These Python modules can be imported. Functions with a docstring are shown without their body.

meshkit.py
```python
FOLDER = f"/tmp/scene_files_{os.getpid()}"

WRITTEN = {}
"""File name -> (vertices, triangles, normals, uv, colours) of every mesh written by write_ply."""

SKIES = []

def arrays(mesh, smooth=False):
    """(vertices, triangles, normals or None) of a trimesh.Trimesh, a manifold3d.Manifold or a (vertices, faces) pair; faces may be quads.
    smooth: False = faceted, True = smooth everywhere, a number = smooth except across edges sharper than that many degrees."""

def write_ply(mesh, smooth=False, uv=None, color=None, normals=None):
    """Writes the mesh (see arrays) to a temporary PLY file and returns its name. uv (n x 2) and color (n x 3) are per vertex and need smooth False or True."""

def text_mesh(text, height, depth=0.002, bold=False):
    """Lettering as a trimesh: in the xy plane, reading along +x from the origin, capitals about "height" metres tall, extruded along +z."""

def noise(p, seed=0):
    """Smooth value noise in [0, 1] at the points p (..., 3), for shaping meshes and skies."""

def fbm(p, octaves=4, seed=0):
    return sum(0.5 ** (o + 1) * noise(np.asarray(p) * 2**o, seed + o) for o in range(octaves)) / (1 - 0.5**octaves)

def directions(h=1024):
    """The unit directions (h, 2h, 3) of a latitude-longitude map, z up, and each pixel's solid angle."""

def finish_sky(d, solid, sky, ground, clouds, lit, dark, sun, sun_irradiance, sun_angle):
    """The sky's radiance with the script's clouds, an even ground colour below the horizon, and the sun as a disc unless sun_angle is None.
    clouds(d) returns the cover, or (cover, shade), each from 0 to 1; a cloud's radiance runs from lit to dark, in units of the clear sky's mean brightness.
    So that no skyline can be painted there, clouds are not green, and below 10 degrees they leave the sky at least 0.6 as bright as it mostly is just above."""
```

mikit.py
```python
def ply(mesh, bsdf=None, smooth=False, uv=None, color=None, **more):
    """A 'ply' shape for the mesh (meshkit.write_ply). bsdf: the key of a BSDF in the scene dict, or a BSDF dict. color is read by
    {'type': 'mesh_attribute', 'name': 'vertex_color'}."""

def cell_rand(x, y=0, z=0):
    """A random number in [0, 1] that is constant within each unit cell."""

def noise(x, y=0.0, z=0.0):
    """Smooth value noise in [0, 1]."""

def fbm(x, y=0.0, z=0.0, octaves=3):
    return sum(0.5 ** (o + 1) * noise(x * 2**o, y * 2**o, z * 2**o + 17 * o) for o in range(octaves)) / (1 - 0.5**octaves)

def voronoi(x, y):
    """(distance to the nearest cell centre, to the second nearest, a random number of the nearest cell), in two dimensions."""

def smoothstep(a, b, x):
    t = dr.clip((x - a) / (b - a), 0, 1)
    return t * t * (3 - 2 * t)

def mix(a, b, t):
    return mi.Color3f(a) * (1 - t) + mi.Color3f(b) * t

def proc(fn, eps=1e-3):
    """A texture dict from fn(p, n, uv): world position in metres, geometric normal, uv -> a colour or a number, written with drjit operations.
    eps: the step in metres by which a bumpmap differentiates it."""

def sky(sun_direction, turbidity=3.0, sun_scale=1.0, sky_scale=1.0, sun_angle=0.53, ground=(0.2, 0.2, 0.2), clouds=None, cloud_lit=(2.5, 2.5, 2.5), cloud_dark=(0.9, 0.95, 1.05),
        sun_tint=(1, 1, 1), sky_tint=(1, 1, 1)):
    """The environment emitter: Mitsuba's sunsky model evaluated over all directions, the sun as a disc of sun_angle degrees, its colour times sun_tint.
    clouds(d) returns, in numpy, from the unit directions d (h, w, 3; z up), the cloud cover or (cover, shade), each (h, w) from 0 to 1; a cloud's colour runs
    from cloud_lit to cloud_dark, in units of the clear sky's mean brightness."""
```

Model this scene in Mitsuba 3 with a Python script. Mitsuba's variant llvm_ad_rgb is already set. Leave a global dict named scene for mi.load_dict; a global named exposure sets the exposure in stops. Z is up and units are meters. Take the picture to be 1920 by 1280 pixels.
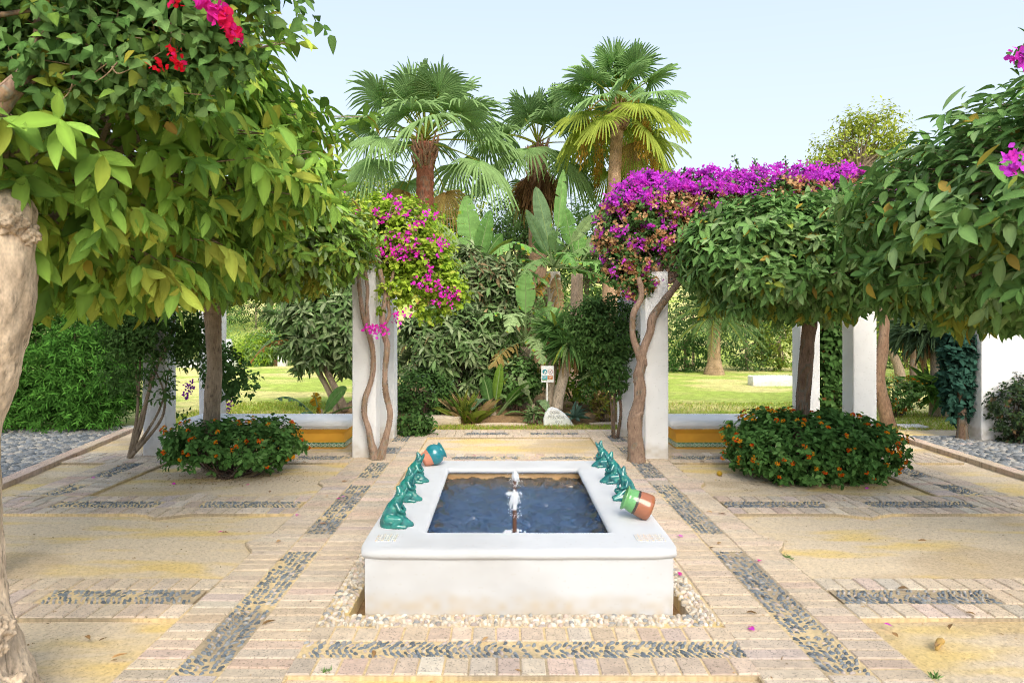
import math
import numpy as np
import trimesh
import manifold3d as m3
import shapely
from shapely.geometry import Polygon, box as sbox
import drjit as dr
import mitsuba as mi
import mikit, meshkit
from mikit import proc, noise, fbm, smoothstep, mix

T = mi.ScalarTransform4f
scene, labels = {}, {}
rs = np.random.default_rng(7)

# ------------------------------------------------------------------ camera, sky, exposure
EYE, F, CX, CY = 1.6, 1300.0, 942.0, 605.0
scene['camera'] = {'type': 'perspective', 'fov': math.degrees(2 * math.atan(960 / F)), 'fov_axis': 'x', 'near_clip': 0.05, 'far_clip': 900.0,
                   'principal_point_offset_x': (960 - CX) / 1920, 'principal_point_offset_y': (640 - CY) / 1280,
                   'to_world': T().look_at(origin=[0, 0, EYE], target=[0, 1, EYE], up=[0, 0, 1])}
exposure = 3.5
scene['sky'] = mikit.sky((0.16, -0.80, 0.62), turbidity=3.0, sun_scale=0.30, sun_angle=42.0, sky_scale=1.0, ground=(0.3, 0.27, 0.2),
                         clouds=lambda d: 0.62 + 0.3 * np.clip(1 - d[..., 2] * 2.2, 0, 1), cloud_lit=(0.875, 0.905, 0.97), sun_tint=(0.90, 1.0, 1.18))


def P(px, py, Y):
    """The world point at depth Y that the photograph shows at (px, py)."""
    return np.array([(px - CX) / F * Y, Y, EYE + (CY - py) / F * Y])


def G(px, py, z=0.0):
    """The world point of height z seen at (px, py)."""
    return P(px, py, F * (EYE - z) / (py - CY))


# ------------------------------------------------------------------ materials
def rgb(*c):
    return {'type': 'rgb', 'value': list(c)}


# A piece's own colour travels in its uv: u is the place on a ramp of hues, v the brightness (meshes with uv are joined by the renderer, meshes with colours are not).
VIVID = [(.28, .05, .38), (.48, .06, .50), (.62, .035, .42), (.62, .02, .12), (.60, .015, .03), (.70, .08, .02), (.72, .17, .015), (.72, .30, .02), (.74, .42, .03), (.45, .30, .05), (.48, .24, .07), (.20, .11, .055), (.42, .22, .09), (.50, .29, .13),
         (.42, .30, .16), (.52, .38, .20), (.36, .26, .045), (.40, .34, .05), (.28, .34, .06), (.22, .32, .03), (.18, .30, .03), (.16, .27, .05), (.085, .17, .035), (.05, .15, .02), (.055, .12, .03), (.11, .20, .06), (.14, .17, .09), (.28, .38, .16),
         (.09, .15, .08), (.12, .20, .15), (.03, .085, .06), (.10, .24, .22)]
EARTH = [(.10, .125, .15), (.15, .17, .19), (.27, .27, .265), (.36, .34, .30), (.42, .36, .33), (.49, .40, .345), (.60, .41, .30), (.55, .40, .31), (.66, .54, .42), (.76, .70, .60), (.70, .62, .50), (.52, .42, .31), (.36, .28, .20), (.24, .18, .125), (.42, .30, .19),
         (.34, .23, .13), (.42, .26, .15), (.25, .17, .115), (.13, .085, .06), (.30, .20, .13), (.44, .19, .11), (.58, .35, .26), (.55, .23, .15), (.30, .10, .06), (.42, .15, .065), (.24, .07, .03), (.40, .33, .10), (.16, .26, .04), (.10, .30, .09), (.3, .45, .36), (.02, .25, .20), (.012, .17, .16), (.012, .19, .23)]


def hues(ramp):
    r = np.array(ramp)
    return r / r.sum(1, keepdims=True)


RAMPS = {'vivid': hues(VIVID), 'earth': hues(EARTH)}
FAMILY = {'leaf': 'vivid', 'soft_leaf': 'vivid', 'petal': 'vivid'}


def to_uv(color, bsdf):
    r = RAMPS[FAMILY.get(bsdf, 'earth')]
    uniq, back = np.unique(np.round(color, 4), axis=0, return_inverse=True)
    total = np.maximum(uniq.sum(1, keepdims=True), 1e-6)
    h = uniq / total
    a, e = r[:-1], r[1:] - r[:-1]
    t = np.clip(((h[:, None] - a) * e).sum(-1) / (e * e).sum(-1), 0, 1)
    k = ((h[:, None] - a - t[..., None] * e) ** 2).sum(-1).argmin(1)
    u = (k + t[np.arange(len(k)), k]) / (len(r) - 1)
    return np.column_stack([u, total[:, 0]])[back.ravel()]


def ramp_texture(name):
    r = RAMPS[name]

    def fn(p, n, uv):
        x = uv.x * (len(r) - 1)
        c = mi.Color3f(*map(float, r[0]))
        for k in range(len(r) - 1):
            c += mi.Color3f(*map(float, r[k + 1] - r[k])) * dr.clip(x - k, 0, 1)
        return c * uv.y
    return fn


EARTH_RAMP = ramp_texture('earth')
VC, EC = proc(ramp_texture('vivid')), proc(EARTH_RAMP)


def bump(inner, fn, scale, eps=1e-3):
    return {'type': 'bumpmap', 'arbitrary': proc(fn, eps), 'scale': scale, 'bsdf': inner}


def two(b):
    return {'type': 'twosided', 'bsdf': b}


def rough2(x, y, z):
    return noise(x, y, z) * .65 + noise(x * 2.7 + 5, y * 2.7, z * 2.7) * .35


scene['leaf'] = {'type': 'principledthin', 'base_color': VC, 'roughness': 0.34, 'diff_trans': 0.34, 'eta': 1.55}
scene['soft_leaf'] = {'type': 'principledthin', 'base_color': VC, 'roughness': 0.6, 'diff_trans': 0.6, 'eta': 1.4}
scene['petal'] = {'type': 'principledthin', 'base_color': VC, 'roughness': 0.8, 'diff_trans': 0.9, 'eta': 1.2}
def bark_tone(p, n, uv):
    f = noise(p.x * 110, p.y * 110, p.z * 20) * .6 + noise(p.x * 220, p.y * 220, p.z * 90) * .4
    crack = smoothstep(.62, .8, noise(p.x * 60 + 7, p.y * 60, p.z * 10) * .6 + .4 * noise(p.x * 130, p.y * 130, p.z * 30))
    return EARTH_RAMP(p, n, uv) * (.58 + .84 * f) * (1 - .45 * crack)


def brick_tone(p, n, uv):
    f = noise(p.x * 90, p.y * 90, 0) * .5 + noise(p.x * 28, p.y * 28, 3) * .5
    sp = smoothstep(.72, .84, noise(p.x * 150, p.y * 150, 5))
    return EARTH_RAMP(p, n, uv) * .88 * (.82 + .36 * f) * (1 - .35 * sp)


scene['bark'] = two({'type': 'principled', 'base_color': proc(bark_tone), 'roughness': 0.9, 'specular': 0.2})
scene['stone_color'] = two({'type': 'principled', 'base_color': EC, 'roughness': 0.62, 'specular': 0.4})
scene['brick'] = two({'type': 'principled', 'base_color': proc(brick_tone), 'roughness': 0.85, 'specular': 0.25})
scene['matte'] = two({'type': 'principled', 'base_color': EC, 'roughness': 0.85, 'specular': 0.2})
scene['glaze'] = two({'type': 'principled', 'base_color': EC, 'roughness': 0.12, 'specular': 0.6, 'clearcoat': 1.0, 'clearcoat_gloss': 0.95})
scene['foam'] = {'type': 'principledthin', 'base_color': rgb(.95, .97, 1), 'roughness': 0.25, 'diff_trans': 1.0, 'eta': 1.33}


def stucco(clean, worn, foot):
    """White render: clean and worn tones, ragged damp sandy staining near the foot up to about foot metres."""
    def color(p, n, uv):
        t = fbm(p.x * 2.3, p.y * 2.3, p.z * 1.7, 3)
        c = mix(clean, worn, smoothstep(.42, .75, t))
        k = smoothstep(foot, .0, p.z - foot * .8 * fbm(p.x * 9, p.y * 9, 0, 2))
        c = mix(c, (.46, .37, .25), k * .65 * (.2 + .8 * noise(p.x * 22, p.y * 22, p.z * 22)))
        spots = smoothstep(.80, .88, noise(p.x * 55, p.y * 55, p.z * 55))
        return mix(c, (.42, .38, .32), spots * .14)
    return two(bump({'type': 'principled', 'base_color': proc(color), 'roughness': 0.75, 'specular': 0.25}, lambda p, n, uv: rough2(p.x * 22, p.y * 22, p.z * 22), 0.005, 0.004))


scene['stucco'] = stucco((.86, .865, .87), (.78, .78, .775), .15)  # brighter copy, its colour raised to make up for shade on the columns
scene['dimmed_stucco'] = stucco((.54, .555, .575), (.47, .475, .48), .10)  # fountain copy of the white render, colour darkened against the strong light there


def yellow_color(p, n, uv):
    t = fbm(p.x * 4, p.y * 4, p.z * 4, 4)
    return mix((.80, .42, .05), (.70, .34, .04), smoothstep(.35, .7, t))


scene['yellow_paint'] = two({'type': 'principled', 'base_color': proc(yellow_color), 'roughness': 0.7, 'specular': 0.3})


def sand_color(p, n, uv):
    w = noise(p.x * .9, p.y * .9, 4) * 1.2
    mid = fbm(p.x * 1.1 + w, p.y * 3.4 + 9 + w, 0, 4)
    streak = fbm(p.x * 2.2 + 20, p.y * 7.5 + w * 2, 0, 3)
    fine = fbm(p.x * 70, p.y * 70, 0, 2)
    c = mix((.60, .49, .345), (.545, .455, .345), mid)
    c = mix(c, (.62, .465, .20), smoothstep(.42, .70, mid * .55 + streak * .45))
    c = mix(c, (.43, .33, .21), smoothstep(.56, .72, fbm(p.x * .9 + 40, p.y * 1.7, 0, 3)) * .6)
    sp = smoothstep(.70, .84, noise(p.x * 120, p.y * 120, 0)) * .28
    return mix(c * (.84 + .32 * fine), (.24, .17, .10), sp)


scene['sand_mix'] = two(bump({'type': 'principled', 'base_color': proc(sand_color), 'roughness': 0.95, 'specular': 0.1},
                         lambda p, n, uv: rough2(p.x * 40, p.y * 40, 0), 0.008, 0.004))


scene['mortar'] = two({'type': 'principled', 'base_color': proc(lambda p, n, uv: mix((.34, .27, .18), (.56, .43, .24), smoothstep(.35, .65, noise(p.x * 2.2, p.y * 2.2, 1))) * (.8 + .4 * noise(p.x * 90, p.y * 90, 0))), 'roughness': 0.95})


def lawn_color(p, n, uv):
    t = fbm(p.x * .5, p.y * .9, 0, 4)
    f = fbm(p.x * 9, p.y * 14, 0, 4)
    c = mix((.35, .44, .095), (.58, .54, .22), smoothstep(.36, .62, t))
    return c * (.62 + .75 * f)


scene['lawn_turf'] = two(bump({'type': 'principled', 'base_color': proc(lawn_color), 'roughness': 0.95, 'specular': 0.1},
                               lambda p, n, uv: rough2(p.x * 22, p.y * 22, 0), 0.05, 0.01))


def soil_color(p, n, uv):
    t = fbm(p.x * 3, p.y * 3, p.z * 3, 5)
    return mix((.30, .19, .10), (.14, .10, .055), smoothstep(.35, .65, t)) * (.7 + .6 * fbm(p.x * 40, p.y * 40, 0, 2))


scene['soil'] = two({'type': 'principled', 'base_color': proc(soil_color), 'roughness': 0.95, 'specular': 0.1})
scene['water'] = {'type': 'roughdielectric', 'int_ior': 1.65, 'ext_ior': 1.0, 'alpha': 0.02}


def pool_color(p, n, uv):
    return mix((.07, .17, .36), (.13, .26, .48), fbm(p.x * 5, p.y * 5, p.z * 5, 3))


scene['pool_lining'] = two({'type': 'principled', 'base_color': proc(pool_color), 'roughness': 0.8})
scene['waterline'] = two({'type': 'principled', 'base_color': proc(lambda p, n, uv: mix((.34, .17, .05), (.55, .40, .22), fbm(p.x * 12, p.y * 12, p.z * 30, 3))), 'roughness': 0.5})


def frac(x):
    return x - dr.floor(x)


def tile_color(p, n, uv):
    s = .058
    u, v = dr.abs(frac((p.x + p.y) / s) - .5), dr.abs(frac(p.z / s) - .5)
    d = u + v
    c = mix((.06, .20, .12), (.62, .66, .52), smoothstep(.26, .32, d) * (1 - smoothstep(.5, .56, d)))
    c = mix(c, (.55, .42, .12), 1 - smoothstep(.10, .14, d))
    return c * (.8 + .4 * mikit.cell_rand(dr.floor((p.x + p.y) / s), 3, 1))


scene['patterned_tile'] = two({'type': 'principled', 'base_color': proc(tile_color), 'roughness': 0.2, 'specular': 0.5})


def rim_tile_color(p, n, uv):
    s = .035
    u, v = dr.abs(frac(p.x / s) - .5), dr.abs(frac(p.y / s) - .5)
    r = dr.sqrt(u * u + v * v)
    c = mix((.70, .66, .58), (.18, .26, .42), smoothstep(.30, .33, r) * (1 - smoothstep(.40, .44, r)))
    c = mix(c, (.62, .40, .12), 1 - smoothstep(.12, .17, r))
    return c


scene['rim_tile_glaze'] = two({'type': 'principled', 'base_color': proc(rim_tile_color), 'roughness': 0.25, 'specular': 0.5})


# ------------------------------------------------------------------ bookkeeping
used = {}


def numbered(name):
    k = used.get(name, -1) + 1
    used[name] = k
    return name if k == 0 else f'{name}_{k:03d}'


def thing(name, label, cat, group=None):
    key = numbered(name)
    labels[key] = {'label': label, 'category': cat}
    if group:
        labels[key]['group'] = group
    return key


def struct(name, label, shape=None, kind='structure'):
    key = numbered(name)
    labels[key] = {'label': label, 'category': name.replace('_', ' '), 'kind': kind}
    if shape is not None:
        scene[key] = shape
    return key


def part(parent, name, shape, label=None, kind=None):
    key = numbered(parent + '__' + name)
    scene[key] = shape
    if label or kind:
        labels[key] = {k: v for k, v in (('label', label), ('kind', kind)) if v}
    return key


def mesh(v, f, bsdf, color=None, smooth=True):
    v, f = np.asarray(v, float), np.asarray(f, int)
    if color is not None:
        color = to_uv(np.clip(np.broadcast_to(np.asarray(color, float), v.shape), 0, 1), bsdf)
        smooth = smooth is not False
    return mikit.ply((v, f), bsdf, smooth=smooth, uv=color)


def merge(ms):
    vs, fs, cs, n = [], [], [], 0
    for v, f, c in ms:
        vs.append(v); fs.append(np.asarray(f) + n); cs.append(np.broadcast_to(c, v.shape)); n += len(v)
    return np.vstack(vs), np.vstack(fs), np.vstack(cs)


def unit(a):
    return a / np.maximum(np.linalg.norm(a, axis=-1, keepdims=True), 1e-9)


def project(p):
    p = np.asarray(p)
    return CX + F * p[:, 0] / p[:, 1], CY + F * (EYE - p[:, 2]) / p[:, 1]


# ------------------------------------------------------------------ solids
def rounded_ring(cx, cy, a, b, r, n=4):
    """A closed rounded rectangle of half sizes a, b as an (m, 2) ring."""
    out = []
    for k, (sx, sy) in enumerate(((1, 1), (-1, 1), (-1, -1), (1, -1))):
        for t in np.linspace(0, np.pi / 2, n):
            ang = k * np.pi / 2 + t
            out.append((cx + sx * (a - r) + r * math.cos(ang), cy + sy * (b - r) + r * math.sin(ang)))
    return np.array(out)


def densify(ring, step):
    out = []
    for p, q in zip(ring, np.roll(ring, -1, 0)):
        k = max(1, int(np.linalg.norm(q - p) / step))
        out += [p + (q - p) * i / k for i in range(k)]
    return np.array(out)


def stack(cx, cy, a, b, levels, r=.02, step=9, wobble=0.0, seed=0):
    """A solid of rounded rectangles: levels = [(inset, z), ...] from the bottom up, capped at both ends."""
    rings = []
    for inset, z in levels:
        ring = densify(rounded_ring(cx, cy, a, b, r), step)
        c = np.array([cx, cy])
        sc = np.array([(a - inset) / a, (b - inset) / b])
        ring = c + (ring - c) * sc
        rings.append(np.column_stack([ring, np.full(len(ring), z)]))
    n = len(rings[0])
    v = np.vstack(rings + [[[cx, cy, levels[0][1]], [cx, cy, levels[-1][1]]]])
    if wobble:
        v[:, :2] += (meshkit.fbm(v * 3.1 + seed, 3, seed)[:, None] - .5) * wobble * np.array([1, 1])
    f, i, j = [], np.arange(n), (np.arange(n) + 1) % n
    for k in range(len(rings) - 1):
        A, B = k * n, (k + 1) * n
        f += [np.column_stack([A + i, A + j, B + j]), np.column_stack([A + i, B + j, B + i])]
    m = len(rings) * n
    f += [np.column_stack([j, i, np.full(n, m)]), np.column_stack([m - n + i, m - n + j, np.full(n, m + 1)])]
    return v, np.vstack(f)


def frame_loop(cx, cy, a, b, profile, r0=.012, wobble=0.0, step=.12):
    """A profile [(outward offset, z), ...] (closed) swept round the rectangle of half sizes a, b."""
    rings = []
    base = densify(rounded_ring(0, 0, a, b, r0, 9), step)
    q = np.abs(base)
    for u, z in profile:
        s = np.sign(base)
        w = np.column_stack([np.clip((q[:, 0] - (a - r0)) / r0, 0, 1), np.clip((q[:, 1] - (b - r0)) / r0, 0, 1)])
        w /= np.maximum(np.linalg.norm(w, axis=1, keepdims=True), 1e-9)
        corner = (q[:, 0] > a - r0 + 1e-6) & (q[:, 1] > b - r0 + 1e-6)
        d = np.where(corner[:, None], w / ((w ** 12).sum(1, keepdims=True) ** (1 / 12)), w)
        ring = base + s * d * u
        rings.append(np.column_stack([ring[:, 0] + cx, ring[:, 1] + cy, np.full(len(ring), z)]))
    v = np.vstack(rings)
    if wobble:
        v += (np.stack([meshkit.fbm(v * 4 + 9 * k, 3, k) for k in range(3)], -1) - .5) * wobble
    n, m, f = len(base), len(profile), []
    i, j = np.arange(n), (np.arange(n) + 1) % n
    for k in range(m):
        A, B = k * n, ((k + 1) % m) * n
        f += [np.column_stack([A + i, A + j, B + j]), np.column_stack([A + i, B + j, B + i])]
    return v, np.vstack(f)


def catmull(pts, per=6):
    pts = np.asarray(pts, float)
    q = np.vstack([2 * pts[0] - pts[1], pts, 2 * pts[-1] - pts[-2]])
    out = []
    for k in range(len(pts) - 1):
        p0, p1, p2, p3 = q[k:k + 4]
        for t in np.arange(per) / per:
            out.append(.5 * (2 * p1 + (p2 - p0) * t + (2 * p0 - 5 * p1 + 4 * p2 - p3) * t**2 + (3 * p1 - p0 - 3 * p2 + p3) * t**3))
    return np.array(out + [pts[-1]])


def tube(pts, radii, sides=8, per=5, rough=0.0, freq=9.0, color=(.25, .18, .12), color2=None, seed=0, zsq=.35):
    """A branch through pts with radius per point; rough = relative unevenness."""
    P4 = catmull(np.column_stack([np.asarray(pts, float), np.asarray(radii, float)]), per)
    c, r = P4[:, :3], np.maximum(P4[:, 3], 1e-4)
    tan = unit(np.gradient(c, axis=0))
    ref = np.array([0.13, .21, .97]) if abs(tan[0, 2]) < .8 else np.array([1.0, .1, 0])
    u = unit(np.cross(tan, ref)); w = np.cross(tan, u)
    a = np.arange(sides) / sides * 2 * np.pi
    ring = u[:, None] * np.cos(a)[None, :, None] + w[:, None] * np.sin(a)[None, :, None]
    rr = np.repeat(r[:, None], sides, 1)
    if rough:
        q = c[:, None] + ring * r[:, None, None]
        rr = rr * (1 + rough * 2 * (meshkit.fbm(q * np.array([freq, freq, freq * zsq]) + seed, 3, seed) - .5))
        if sides > 11:      # fissured bark on the thick stems
            rr = rr * (1 + .16 * (meshkit.fbm(q * np.array([freq, freq, freq * .22]) * 5 + seed, 3, seed + 9) - .5))
    v = (c[:, None] + ring * rr[..., None]).reshape(-1, 3)
    n, f = len(c), []
    i, j = np.arange(sides), (np.arange(sides) + 1) % sides
    for k in range(n - 1):
        f += [np.column_stack([k * sides + i, k * sides + j, (k + 1) * sides + j]), np.column_stack([k * sides + i, (k + 1) * sides + j, (k + 1) * sides + i])]
    v = np.vstack([v, c[:1], c[-1:]])
    f += [np.column_stack([j, i, np.full(sides, n * sides)]), np.column_stack([(n - 1) * sides + i, (n - 1) * sides + j, np.full(sides, n * sides + 1)])]
    t = meshkit.fbm(v * np.array([14, 14, 5]) + seed, 4, seed + 3)[:, None]
    t = np.clip((t - .3) / .4, 0, 1)
    col = np.asarray(color) * (1 - t) + np.asarray(color if color2 is None else color2) * t
    return v, np.vstack(f), col


def lathe(profile, sides=28, color=(.5, .3, .2)):
    """profile (radius, height), turned about z."""
    pr = np.asarray(profile, float)
    a = np.arange(sides) / sides * 2 * np.pi
    v = np.stack([pr[:, :1] * np.cos(a), pr[:, :1] * np.sin(a), np.repeat(pr[:, 1:], sides, 1)], -1).reshape(-1, 3)
    i, j, f = np.arange(sides), (np.arange(sides) + 1) % sides, []
    for k in range(len(pr) - 1):
        f += [np.column_stack([k * sides + i, k * sides + j, (k + 1) * sides + j]), np.column_stack([k * sides + i, (k + 1) * sides + j, (k + 1) * sides + i])]
    return v, np.vstack(f), np.broadcast_to(color, v.shape)


def sphere_at(c, r, sub=2):
    m = trimesh.creation.icosphere(subdivisions=sub, radius=1.0)
    return np.array(m.vertices) * r + np.asarray(c), np.array(m.faces)


def blob(chains, edge=.008, smooth=12):
    """One body from chains of ((x, y, z, r), ...): hulls of neighbouring balls, joined and smoothed."""
    def ball(q):
        return m3.Manifold.sphere(q[3], 20).translate(q[:3])
    body = m3.Manifold()
    for ch in chains:
        for q0, q1 in zip(ch[:-1], ch[1:]):
            body += m3.Manifold.batch_hull([ball(q0), ball(q1)])
        if len(ch) == 1:
            body += ball(ch[0])
    mm = body.refine_to_length(edge).to_mesh()
    t = trimesh.Trimesh(mm.vert_properties[:, :3], mm.tri_verts)
    trimesh.smoothing.filter_taubin(t, iterations=smooth)
    return np.array(t.vertices), np.array(t.faces)


# ------------------------------------------------------------------ leaves
class Batch:
    """Alike pieces: V (N, k, 3), F (t, 3), C (N, k, 3)."""

    def __init__(s, V, F, C):
        s.V, s.F, s.C = V, F, C

    def joined(s, keep=None):
        V, C = (s.V, s.C) if keep is None else (s.V[keep], s.C[keep])
        n, k = V.shape[:2]
        return V.reshape(-1, 3), (s.F[None] + (np.arange(n) * k)[:, None, None]).reshape(-1, 3), C.reshape(-1, 3)


def leaf_shape(xs, ws, fold=.2, curl=-.2):
    """A leaf of length 1 and width 1 along +x, its edges folded up and its tip curling down."""
    v, rows = [(0, 0, 0)], len(xs)
    for x, w in zip(xs, ws):
        v += [(x, -w / 2, fold * w), (x, 0, 0), (x, w / 2, fold * w)]
    v.append((1, 0, 0))
    v = np.array(v, float)
    v[:, 2] += curl * v[:, 0] ** 2
    f = [(0, 1, 2), (0, 2, 3)]
    for k in range(rows - 1):
        a, b = 1 + 3 * k, 4 + 3 * k
        f += [(a, b, b + 1), (a, b + 1, a + 1), (a + 1, b + 1, b + 2), (a + 1, b + 2, a + 2)]
    e, t = 1 + 3 * (rows - 1), 1 + 3 * rows
    f += [(e, t, e + 1), (e + 1, t, e + 2)]
    edge = np.ones(len(v)); edge[2:-1:3] = 1.3; edge[0] = 1.3; edge[-1] = .9
    return v, np.array(f), edge


BIG = leaf_shape([.14, .34, .56, .78, .92], [.55, .95, .98, .62, .25], .16, -.22)
MID = leaf_shape([.25, .55, .82], [.85, 1.0, .5], .18, -.2)
LOW = leaf_shape([.45], [1.0], .2, -.15)
SWORD = leaf_shape([.1, .35, .6, .82], [.8, 1.0, .85, .5], .25, -.28)
HEART = leaf_shape([.12, .38, .7], [.9, 1.0, .55], .15, -.2)


def leaves(o, d, hint, L, W, shape, col, jitter=.12, rng=rs):
    """A batch of leaves at o along d, upper side towards hint; L, W per leaf; col (N, 3)."""
    v, f, edge = shape
    N = len(o)
    L, W = np.broadcast_to(L, N)[:, None, None], np.broadcast_to(W, N)[:, None, None]
    d = unit(d)
    n = unit(hint - (hint * d).sum(1, keepdims=True) * d)
    s = np.cross(n, d)
    curl = (1 + .8 * (rng.random((N, 1, 1)) - .4))
    V = o[:, None] + d[:, None] * v[None, :, :1] * L + s[:, None] * v[None, :, 1:2] * W + n[:, None] * (v[None, :, 2:] * L * .5 * curl)
    C = col[:, None] * edge[None, :, None] * (1 + jitter * (rng.random((N, 1, 1)) - .5))
    return Batch(V, f, np.clip(C, 0, 1))


def tints(rng, n, palette):
    """n colours from [(colour, weight), ...], each a little off."""
    c, w = np.array([x[0] for x in palette]), np.array([x[1] for x in palette], float)
    k = rng.choice(len(c), n, p=w / w.sum())
    return c[k] * (1 + .3 * (rng.random((n, 1)) - .5)) * (1 + .1 * (rng.random((n, 3)) - .5))


def pick_visible(b, n, cell=9.0, reach=.5):
    """Indices of the n pieces that show largest from the photograph's place: nearest in each small cell of view, largest first."""
    c = b.V.mean(1)
    ok = c[:, 1] > .3
    x, y = project(np.where(ok[:, None], c, [0, 1, 0]))
    ok &= (x > 2) & (x < 1918) & (y > 2) & (y < 1278)
    idx = np.nonzero(ok)[0]
    idx = idx[np.argsort(c[idx, 1])]
    key = np.floor(x[idx] / cell).astype(int) * 4000 + np.floor(y[idx] / cell).astype(int)
    idx = idx[np.unique(key, return_index=True)[1]]
    size = np.linalg.norm(b.V[idx].max(1) - b.V[idx].min(1), axis=1) / c[idx, 1]
    return idx[np.argsort(-size)[:n]]


def put_pieces(parent, b, name, rest, bsdf, n=300, cell=9.0, smooth=True, rest_label=None):
    """The n pieces of the batch that show largest as parts of their own, the others as one part."""
    chosen = pick_visible(b, n, cell) if n else np.array([], int)
    for k in chosen:
        part(parent, name, mesh(b.V[k], b.F, bsdf, b.C[k], smooth))
    keep = np.ones(len(b.V), bool); keep[chosen] = False
    if keep.any():
        part(parent, rest, mesh(*b.joined(keep)[:2], bsdf, b.joined(keep)[2], smooth), rest_label, 'stuff')


def sphere_dirs(rng, n, down=1.0):
    d = unit(rng.normal(size=(n, 3)))
    flip = (d[:, 2] < 0) & (rng.random(n) > down)
    d[flip, 2] *= -1
    return d


def crown_points(rng, n, c, r, power=2.4, lump=.14, inner=.55, freq=2.2, down=1.0, seed=0, bias=2.2):
    d = sphere_dirs(rng, n, down)
    s = 1 / (np.abs(d) ** power).sum(1) ** (1 / power)
    s *= 1 + lump * 2 * (meshkit.fbm(d * freq + 31.7 * seed, 3, seed) - .5) * 2
    t = inner + (1 - inner) * rng.random(n) ** (1 / bias)
    return np.asarray(c) + d * np.asarray(r) * (s * t)[:, None], unit(d / np.asarray(r))


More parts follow.
